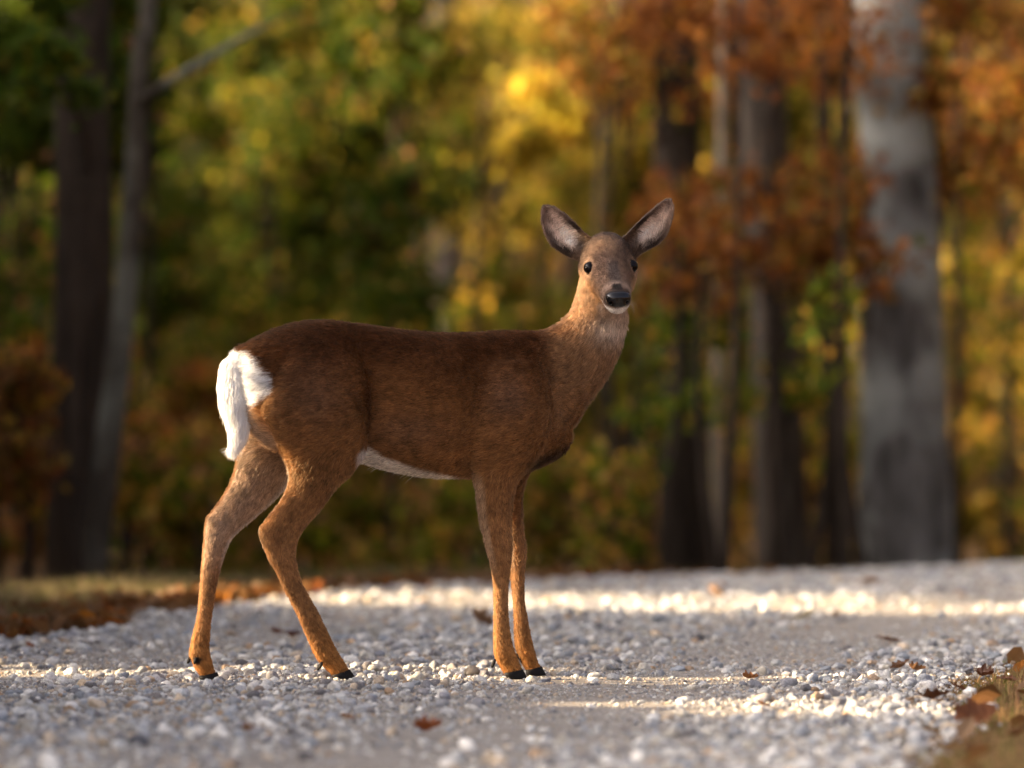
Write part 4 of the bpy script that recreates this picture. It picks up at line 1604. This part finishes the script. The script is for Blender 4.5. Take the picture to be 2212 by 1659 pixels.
# ------------------------------------------------------------------ gravel, litter, grass
def gravel_nodes(nvar, mat, sub=2):
    ng = bpy.data.node_groups.new('scatter_pebbles', 'GeometryNodeTree')
    ng.interface.new_socket('Geometry', in_out='INPUT', socket_type='NodeSocketGeometry')
    ng.interface.new_socket('Geometry', in_out='OUTPUT', socket_type='NodeSocketGeometry')
    N, Lk = ng.nodes, ng.links
    gi, go = N.new('NodeGroupInput'), N.new('NodeGroupOutput')
    m2p = N.new('GeometryNodeMeshToPoints')
    Lk.new(gi.outputs[0], m2p.inputs['Mesh'])
    g2i = N.new('GeometryNodeGeometryToInstance')
    for k in range(nvar):
        ico = N.new('GeometryNodeMeshIcoSphere')
        ico.inputs['Radius'].default_value = 1.0
        ico.inputs['Subdivisions'].default_value = sub + 1
        pos = N.new('GeometryNodeInputPosition')
        off = N.new('ShaderNodeVectorMath')
        off.operation = 'ADD'
        off.inputs[1].default_value = (k * 7.3, k * 3.1, k * 1.7)
        Lk.new(pos.outputs[0], off.inputs[0])
        vo = N.new('ShaderNodeTexVoronoi')
        vo.inputs['Scale'].default_value = .85 if k % 2 else 1.2
        Lk.new(off.outputs[0], vo.inputs['Vector'])
        no = N.new('ShaderNodeTexNoise')
        no.inputs['Scale'].default_value = 1.3
        no.inputs['Detail'].default_value = 3
        Lk.new(off.outputs[0], no.inputs['Vector'])
        ma = N.new('ShaderNodeMath')
        ma.operation = 'MULTIPLY_ADD'
        Lk.new(vo.outputs['Distance'], ma.inputs[0])
        ma.inputs[1].default_value = -.55
        Lk.new(no.outputs['Fac'], ma.inputs[2])
        ad = N.new('ShaderNodeMath')
        ad.operation = 'ADD'
        ad.inputs[1].default_value = .72
        Lk.new(ma.outputs[0], ad.inputs[0])
        sc = N.new('ShaderNodeVectorMath')
        sc.operation = 'SCALE'
        Lk.new(pos.outputs[0], sc.inputs[0])
        Lk.new(ad.outputs[0], sc.inputs['Scale'])
        sp = N.new('GeometryNodeSetPosition')
        Lk.new(ico.outputs['Mesh'], sp.inputs['Geometry'])
        Lk.new(sc.outputs[0], sp.inputs['Position'])
        ss = N.new('GeometryNodeSetShadeSmooth')
        ss.inputs['Shade Smooth'].default_value = True
        Lk.new(sp.outputs[0], ss.inputs['Geometry'])
        sm = N.new('GeometryNodeSetMaterial')
        sm.inputs['Material'].default_value = mat
        Lk.new(ss.outputs[0], sm.inputs['Geometry'])
        Lk.new(sm.outputs[0], g2i.inputs[0])
    iop = N.new('GeometryNodeInstanceOnPoints')
    Lk.new(m2p.outputs[0], iop.inputs['Points'])
    Lk.new(g2i.outputs[0], iop.inputs['Instance'])
    iop.inputs['Pick Instance'].default_value = True

    def attr(name, typ):
        a = N.new('GeometryNodeInputNamedAttribute')
        a.data_type = typ
        a.inputs['Name'].default_value = name
        return a.outputs['Attribute']
    Lk.new(attr('pick', 'INT'), iop.inputs['Instance Index'])
    er = N.new('FunctionNodeEulerToRotation')
    Lk.new(attr('rot', 'FLOAT_VECTOR'), er.inputs[0])
    Lk.new(er.outputs[0], iop.inputs['Rotation'])
    Lk.new(attr('size', 'FLOAT_VECTOR'), iop.inputs['Scale'])
    Lk.new(iop.outputs[0], go.inputs[0])
    return ng


STONE_PAL = np.array([(.30, .30, .31), (.38, .375, .37), (.24, .25, .27), (.46, .45, .44), (.34, .32, .29), (.20, .20, .215), (.52, .50, .48), (.40, .33, .26), (.15, .145, .15), (.30, .22, .16)])
STONE_W = np.array([4, 4, 4, 3, 4, 2.6, 2.0, 1.8, 1.6, .9])
STONE_W = STONE_W / STONE_W.sum()
STONE_PAL = (.33 + (STONE_PAL - .33) * 1.25) * np.array([1.28, 1.30, 1.24])


def in_frame_ground(n, y0, y1, m=.35):
    """points on the ground within the view and a margin, even per square metre"""
    y = rng.uniform(y0, y1, n * 2)
    hw = 1106 / F * y + m
    hmax = 1106 / F * y1 + m
    x = rng.uniform(-hmax, hmax, n * 2)
    k = np.abs(x) < hw
    return x[k][:n], y[k][:n]


def track(x, y):
    u = road_u(x, y)
    return np.maximum(np.exp(-((u - .62) / .40) ** 2), .75 * np.exp(-((u + .95) / .28) ** 2)) * (.75 + .5 * vnoise(np.stack([x * 3, y * 1.2, x * 0], -1)))


PB = []


def pebbles(n, y0, y1, d0, d1, pow_, bury, keep_track, m=.35):
    x, y = in_frame_ground(n, y0, y1, m)
    u = road_u(x, y)
    el = np.interp(y, ry, edge_l)
    er_ = np.interp(y, ry, edge_r)
    t = np.clip(track(x, y), 0, 1)
    k = (u > el - .10) & (u < er_ + .12) & (rng.random(len(x)) < (1 - t) + keep_track * t)
    edge = np.minimum(u - el, er_ - u)
    k &= rng.random(len(x)) < sstep(-.12, .06, edge)
    x, y = x[k], y[k]
    d = d0 * (d1 / d0) ** (rng.random(len(x)) ** pow_)
    PB.append((x, y, d, np.full(len(x), bury)))


pebbles(31000, 10.2, 22.5, .013, .040, 1.9, .28, .05, m=1.2)
pebbles(40000, 10.4, 20.5, .007, .015, 1.0, .25, .15, m=.7)
pebbles(40000, 12.2, 16.2, .0032, .0075, 1.0, .2, .6)
x = np.concatenate([p[0] for p in PB])
y = np.concatenate([p[1] for p in PB])
d = np.concatenate([p[2] for p in PB])
bury = np.concatenate([p[3] for p in PB])
n = len(x)
sx = .5 * d[:, None] * (np.array([1.0, .85, .66]) * (.8 + .4 * rng.random((n, 3))))
z = ground_z(x, y) + sx[:, 2] * (1 - 2 * bury) * .8
# keep stones out of the hooves
for hx, hy in ((1115, 1462), (1155, 1455), (745, 1464), (455, 1470)):
    l_ = .058 if hx in (1115, 745) else -.05
    c = dp(hx, hy, l_)
    k = np.hypot(x - c[0], y - c[1]) > .030 + d * .5
    x, y, d, sx, z = x[k], y[k], d[k], sx[k], z[k]
n = len(x)
me = bpy.data.meshes.new('gravel')
me.vertices.add(n)
me.vertices.foreach_set('co', np.stack([x, y, z], 1).astype(np.float32).ravel())
a = me.attributes.new('rot', 'FLOAT_VECTOR', 'POINT')
rot = np.stack([rng.normal(size=n) * .35, rng.normal(size=n) * .35, rng.random(n) * 6.283], 1)
a.data.foreach_set('vector', rot.astype(np.float32).ravel())
a = me.attributes.new('size', 'FLOAT_VECTOR', 'POINT')
a.data.foreach_set('vector', sx.astype(np.float32).ravel())
a = me.attributes.new('pick', 'INT', 'POINT')
a.data.foreach_set('value', rng.integers(0, 8, n).astype(np.int32))
col = STONE_PAL[rng.choice(len(STONE_PAL), n, p=STONE_W)] * (.8 + .4 * rng.random((n, 1)))
col = mixc(col, np.array([.36, .32, .28]), .35 * rng.random(n))
a = me.attributes.new('col', 'FLOAT_COLOR', 'POINT')
c4 = np.ones((n, 4), np.float32)
c4[:, :3] = col
a.data.foreach_set('color', c4.ravel())
go = link('gravel', me, M_STONE)
tag(go, 'loose grey limestone gravel spread over the road', 'gravel', kind='stuff')
mod = go.modifiers.new('scatter', 'NODES')
mod.node_group = gravel_nodes(8, M_STONE)


# bigger stones that can be picked out one by one
def stone_mesh(seed):
    bm = bmesh.new()
    bmesh.ops.create_icosphere(bm, subdivisions=3, radius=1.0)
    r = np.random.default_rng(seed)
    pl = unit(r.normal(size=(9, 3)))
    dd = .72 + .25 * r.random(9)
    for v in bm.verts:
        p = np.array(v.co)
        s = min(1.0, (dd / np.maximum(pl @ p, 1e-3))[pl @ p > .2].min() if (pl @ p > .2).any() else 1.0)
        v.co = Vector(p * s * (1 + .06 * (float(vnoise(p * 3 + seed)) - .5)))
    return bm_to_mesh(bm, 'stone')


SM = [stone_mesh(k) for k in range(6)]
for m_ in SM:
    m_.materials.append(M_STONE1)
STONES = [(1019, 1460, 18, (.30, .26, .20), 'tan pitted stone just behind the fore hooves'),
          (2137, 1540, 20, (.50, .50, .50), 'pale rounded stone beside the large curled brown leaf'),
          (1650, 1515, 17, (.36, .34, .30), 'flat-topped grey stone right of the wheel track'),
          (1770, 1533, 13, (.34, .34, .34), 'grey egg-shaped stone among the right-hand gravel'),
          (1975, 1550, 17, (.30, .30, .31), None), (1900, 1530, 16, (.27, .27, .28), None), (1855, 1487, 12, (.40, .35, .28), None), (1968, 1480, 13, (.30, .30, .31), None),
          (1980, 1600, 22, (.46, .45, .43), None), (2090, 1590, 18, (.40, .38, .35), None), (160, 1562, 13, (.20, .20, .21), None), (520, 1500, 13, (.42, .42, .42), None),
          (560, 1500, 12, (.28, .22, .17), None), (215, 1390, 15, (.42, .41, .40), None), (300, 1610, 22, (.12, .12, .13), None), (350, 1335, 12, (.46, .45, .43), None), (560, 1326, 12, (.17, .13, .11), None),
          (580, 1403, 13, (.46, .45, .44), None), (990, 1590, 16, (.50, .46, .40), None), (968, 1643, 16, (.16, .16, .18), None), (880, 1435, 14, (.42, .41, .40), None), (855, 1460, 16, (.36, .36, .36), None),
          (960, 1510, 14, (.30, .30, .32), None), (820, 1418, 12, (.22, .23, .26), None), (700, 1600, 20, (.60, .54, .44), None), (860, 1400, 13, (.42, .42, .42), None), (1260, 1350, 12, (.18, .17, .17), None),
          (930, 1380, 13, (.48, .46, .42), None), (130, 1490, 12, (.48, .44, .38), None), (1700, 1450, 10, (.30, .30, .30), None)]
while len(STONES) < 130:
    yq = rng.uniform(11.6, 17.5)
    px = 1106 + (rng.random() * 2 - 1) * 1100
    pq = pt(px, HZ + F * CAM_H / yq, yq)
    if track(np.array([pq[0]]), np.array([pq[1]]))[0] < .5 and -1.6 < float(road_u(pq[0], pq[1])) < 1.1 and not (380 < px < 500 or 680 < px < 800 or 1060 < px < 1200):
        STONES.append((px, HZ + F * CAM_H / yq, 9 + 8 * rng.random() ** 2, tuple(STONE_PAL[rng.choice(len(STONE_PAL), p=STONE_W)] * (.8 + .4 * rng.random())), None))
for k, (px, py, r, c, lab) in enumerate(STONES):
    yy_ = F * CAM_H / (py - HZ)
    p = pt(px, py, yy_)
    rr = r / F * yy_
    o = link('stone', SM[k % 6])
    o.location = (p[0], p[1], float(ground_z(p[0], p[1])) + rr * .45)
    o.scale = (rr * 1.05, rr * .95, rr * .72)
    o.rotation_euler = (rng.normal() * .15, rng.normal() * .15, rng.random() * 6.28)
    o['col'] = [float(v) for v in c]
    tone = 'dark grey' if max(c) < .24 else ('brownish' if c[0] > c[2] * 1.25 else ('pale grey' if max(c) > .39 else 'mid grey'))
    tag(o, lab or tone + ' stone lying loose on the gravel road', 'stone', None if lab else tone + ' loose stones')


# fallen oak leaves
def oak_leaf(seed, curl):
    """lobed blade with a curl, 1 unit long"""
    r = np.random.default_rng(seed)
    n = 44
    t = np.linspace(0, 1, n)
    w = (.30 * np.sin(np.pi * t ** .8) ** .8) * (1 + .28 * np.cos(t * 2 * math.pi * 3.2 + r.random())) * .9 + .015
    rows = []
    cols = 7
    V, Q = [], []
    for i in range(n):
        for j in range(cols):
            s = (j / (cols - 1) - .5) * 2
            x_, y_ = t[i] - .5, s * w[i] * (1 + .12 * r.normal())
            z_ = curl * (s * s * .35 * w[i] / .3 + (t[i] - .5) ** 2 * .9) + .03 * math.sin(9 * t[i] + 3 * s + seed) + .02 * r.normal() * .5
            V.append((x_, y_, z_))
    for i in range(n - 1):
        for j in range(cols - 1):
            a = i * cols + j
            Q.append((a, a + 1, a + cols + 1, a + cols))
    me_ = mesh_np('fallen_leaf', np.array(V), np.array(Q))
    me_.materials.append(M_DEAD)
    return me_


m, nt, out = new_mat('dead_leaf')
at = nd(nt, 'ShaderNodeAttribute', attribute_type='OBJECT', attribute_name='col')
b = principled(nt, out, .45, .4)
tcn = nd(nt, 'ShaderNodeTexCoord')
nn_ = nd(nt, 'ShaderNodeTexNoise')
nn_.inputs['Scale'].default_value = 5
nn_.inputs['Detail'].default_value = 5
nt.links.new(tcn.outputs['Object'], nn_.inputs['Vector'])
mr = nd(nt, 'ShaderNodeMapRange')
mr.inputs['To Min'].default_value = .4
mr.inputs['To Max'].default_value = 1.6
nt.links.new(nn_.outputs['Fac'], mr.inputs['Value'])
vm = nd(nt, 'ShaderNodeVectorMath', operation='SCALE')
nt.links.new(at.outputs['Color'], vm.inputs[0])
nt.links.new(mr.outputs[0], vm.inputs['Scale'])
nt.links.new(vm.outputs[0], b.inputs['Base Color'])
tl = nd(nt, 'ShaderNodeBsdfTranslucent')
nt.links.new(vm.outputs[0], tl.inputs['Color'])
mxs = nd(nt, 'ShaderNodeMixShader')
mxs.inputs[0].default_value = .3
nt.links.new(b.outputs[0], mxs.inputs[1])
nt.links.new(tl.outputs[0], mxs.inputs[2])
nt.links.new(mxs.outputs[0], out.inputs['Surface'])
M_DEAD = m
OL = [oak_leaf(k, c) for k, c in enumerate((.25, .6, 1.0, .8, .4))]
LEAVES = [  # px, py, length px, palette colour, label
    (2105, 1562, 110, (.16, .055, .015), 'large curled brown oak leaf at the right grassy verge', 1.1),
    (2020, 1520, 60, (.09, .035, .014), 'dark folded oak leaf behind the large curled one', 1.0),
    (926, 1586, 62, (.24, .065, .014), 'rust-red leaf alone on the gravel in front of the fore hooves', .9),
    (1620, 1472, 34, (.26, .10, .025), None, .8), (1645, 1532, 34, (.22, .085, .02), None, .8), (1920, 1390, 62, (.14, .065, .03), None, .5), (1945, 1450, 42, (.15, .07, .03), None, .7),
    (1980, 1458, 36, (.18, .09, .04), None, .7), (2130, 1470, 44, (.11, .04, .015), None, 1.1), (2075, 1500, 40, (.14, .06, .025), None, .9), (2180, 1480, 50, (.15, .06, .022), None, .9),
    (600, 1372, 34, (.16, .050, .022), None, .6), (635, 1378, 30, (.13, .045, .022), None, .5), (265, 1352, 44, (.30, .16, .07), None, .4), (65, 1403, 22, (.26, .08, .02), None, .8), (575, 1278, 42, (.09, .03, .018), None, .6),
    (1560, 1272, 26, (.36, .16, .04), None, .9), (1545, 1292, 40, (.32, .17, .06), None, .6), (1885, 1268, 40, (.30, .17, .08), None, .9), (1740, 1340, 60, (.30, .24, .12), None, .3), (1060, 1262, 40, (.10, .035, .016), None, .6),
    (915, 1270, 46, (.20, .09, .04), None, .8), (1040, 1353, 60, (.22, .12, .06), None, .3), (540, 1590, 40, (.20, .09, .035), None, .4), (750, 1560, 30, (.24, .12, .05), None, .5), (1350, 1585, 26, (.24, .10, .03), None, .6),
    (2200, 1600, 50, (.14, .06, .022), None, .9), (2110, 1640, 50, (.13, .06, .025), None, .7)]
for k, (px, py, ln, c, lab, curl) in enumerate(LEAVES):
    yy_ = F * CAM_H / (py - HZ)
    p = pt(px, py, yy_)
    L_ = ln / F * yy_ * 1.1
    o = link('fallen_leaf', OL[k % 5])
    o.location = (p[0], p[1], float(ground_z(p[0], p[1])) + .010 + L_ * .05)
    o.scale = (L_, L_ * 1.05, L_ * (.7 + .4 * curl))
    o.rotation_euler = (rng.normal() * .3, rng.normal() * .25, rng.normal() * .5)
    o['col'] = [float(v) for v in c]
    tone = 'rusty brown' if c[0] > 3.2 * c[2] and c[0] < .24 else ('tan' if c[0] < 3 * c[2] + .1 else 'orange-brown')
    where = 'on the grassy verge' if px > 2040 and py > 1430 else 'on the gravel road'
    tag(o, lab or tone + ' fallen leaf lying loose ' + where, 'leaf', None if lab else tone + ' fallen leaves ' + where)

# leaf litter along both edges of the road
n = 1500
y = np.concatenate([rng.uniform(10.6, 24, n), rng.uniform(10.6, 16, 110)])
side = np.concatenate([np.full(n, -1), np.full(110, 1)])
el = np.interp(y, ry, edge_l)
er_ = np.interp(y, ry, edge_r)
u = np.where(side < 0, el + .12 - np.abs(rng.normal(size=len(y))) * .22, er_ + .05 + np.abs(rng.normal(size=len(y))) * .45)
x = u / .972 + road_bend(y) - .22 + .24 * (y - 14)
P = np.stack([x, y, ground_z(x, y) + .006 + .022 * rng.random(len(x))], 1)
lo = leaf_mesh('leaf_litter', P, np.full(len(P), .065), leaf_cols(len(P), [(BRN, 4), (RUS, 2), (ORA, .3), ([(.22, .13, .07), (.26, .17, .10), (.18, .10, .05)], 2)]), 0)
tag(link('leaf_litter', lo, M_LEAF), 'drift of dry brown and orange leaves along the road edge', 'leaf litter', kind='stuff')


# short grass on the verges
def grass(name, n, y0, y1, side, hmax, pal, lab):
    y = rng.uniform(y0, y1, n)
    el = np.interp(y, ry, edge_l)
    er_ = np.interp(y, ry, edge_r)
    off = np.abs(rng.normal(size=n)) * .5
    u = np.where(side < 0, el - .06 - off, er_ + .02 + off)
    x = u / .972 + road_bend(y) - .22 + .24 * (y - 14)
    k = vnoise(np.stack([x * 5, y * 5, x * 0], -1)) > .30
    x, y, off = x[k], y[k], off[k]
    n = len(x)
    h = hmax * (.35 + .65 * rng.random(n)) * (.6 + .4 * sstep(0, .4, off))
    base = np.stack([x, y, ground_z(x, y) - .014], 1)
    a_ = rng.random(n) * 6.283
    sd = np.stack([np.cos(a_), np.sin(a_), 0 * a_], 1) * .0016
    ln_ = np.stack([rng.normal(size=n), rng.normal(size=n), 0 * a_], 1) * .5
    top = base + np.stack([0 * h, 0 * h, h], 1) + ln_ * h[:, None]
    mid = base + np.stack([0 * h, 0 * h, h * .62], 1) + ln_ * h[:, None] * .3
    V = np.stack([base - sd, base + sd, mid + sd * .8, mid - sd * .8, top + sd * .1, top - sd * .1], 1).reshape(-1, 3)
    k6 = np.arange(n)[:, None] * 6
    Q = np.concatenate([k6 + np.array([[0, 1, 2, 3]]), k6 + np.array([[3, 2, 4, 5]])])
    c = np.array(pal)[rng.integers(0, len(pal), n)] * (.7 + .6 * rng.random((n, 1)))
    tag(link(name, mesh_np(name, V, Q, np.repeat(c, 6, 0), False), M_LEAF), lab, 'grass', kind='stuff')


grass('verge_grass', 42000, 14, 24, -1, .10, [(.20, .15, .08), (.14, .125, .045), (.09, .11, .025), (.26, .19, .11), (.17, .12, .065)], 'thin dry grass on the verge below the leaning tree')
grass('verge_grass', 9000, 10.6, 16, 1, .055, [(.26, .19, .08), (.16, .16, .04), (.30, .20, .09), (.24, .15, .07)], 'short yellow-green grass on the verge beside the large curled leaf')
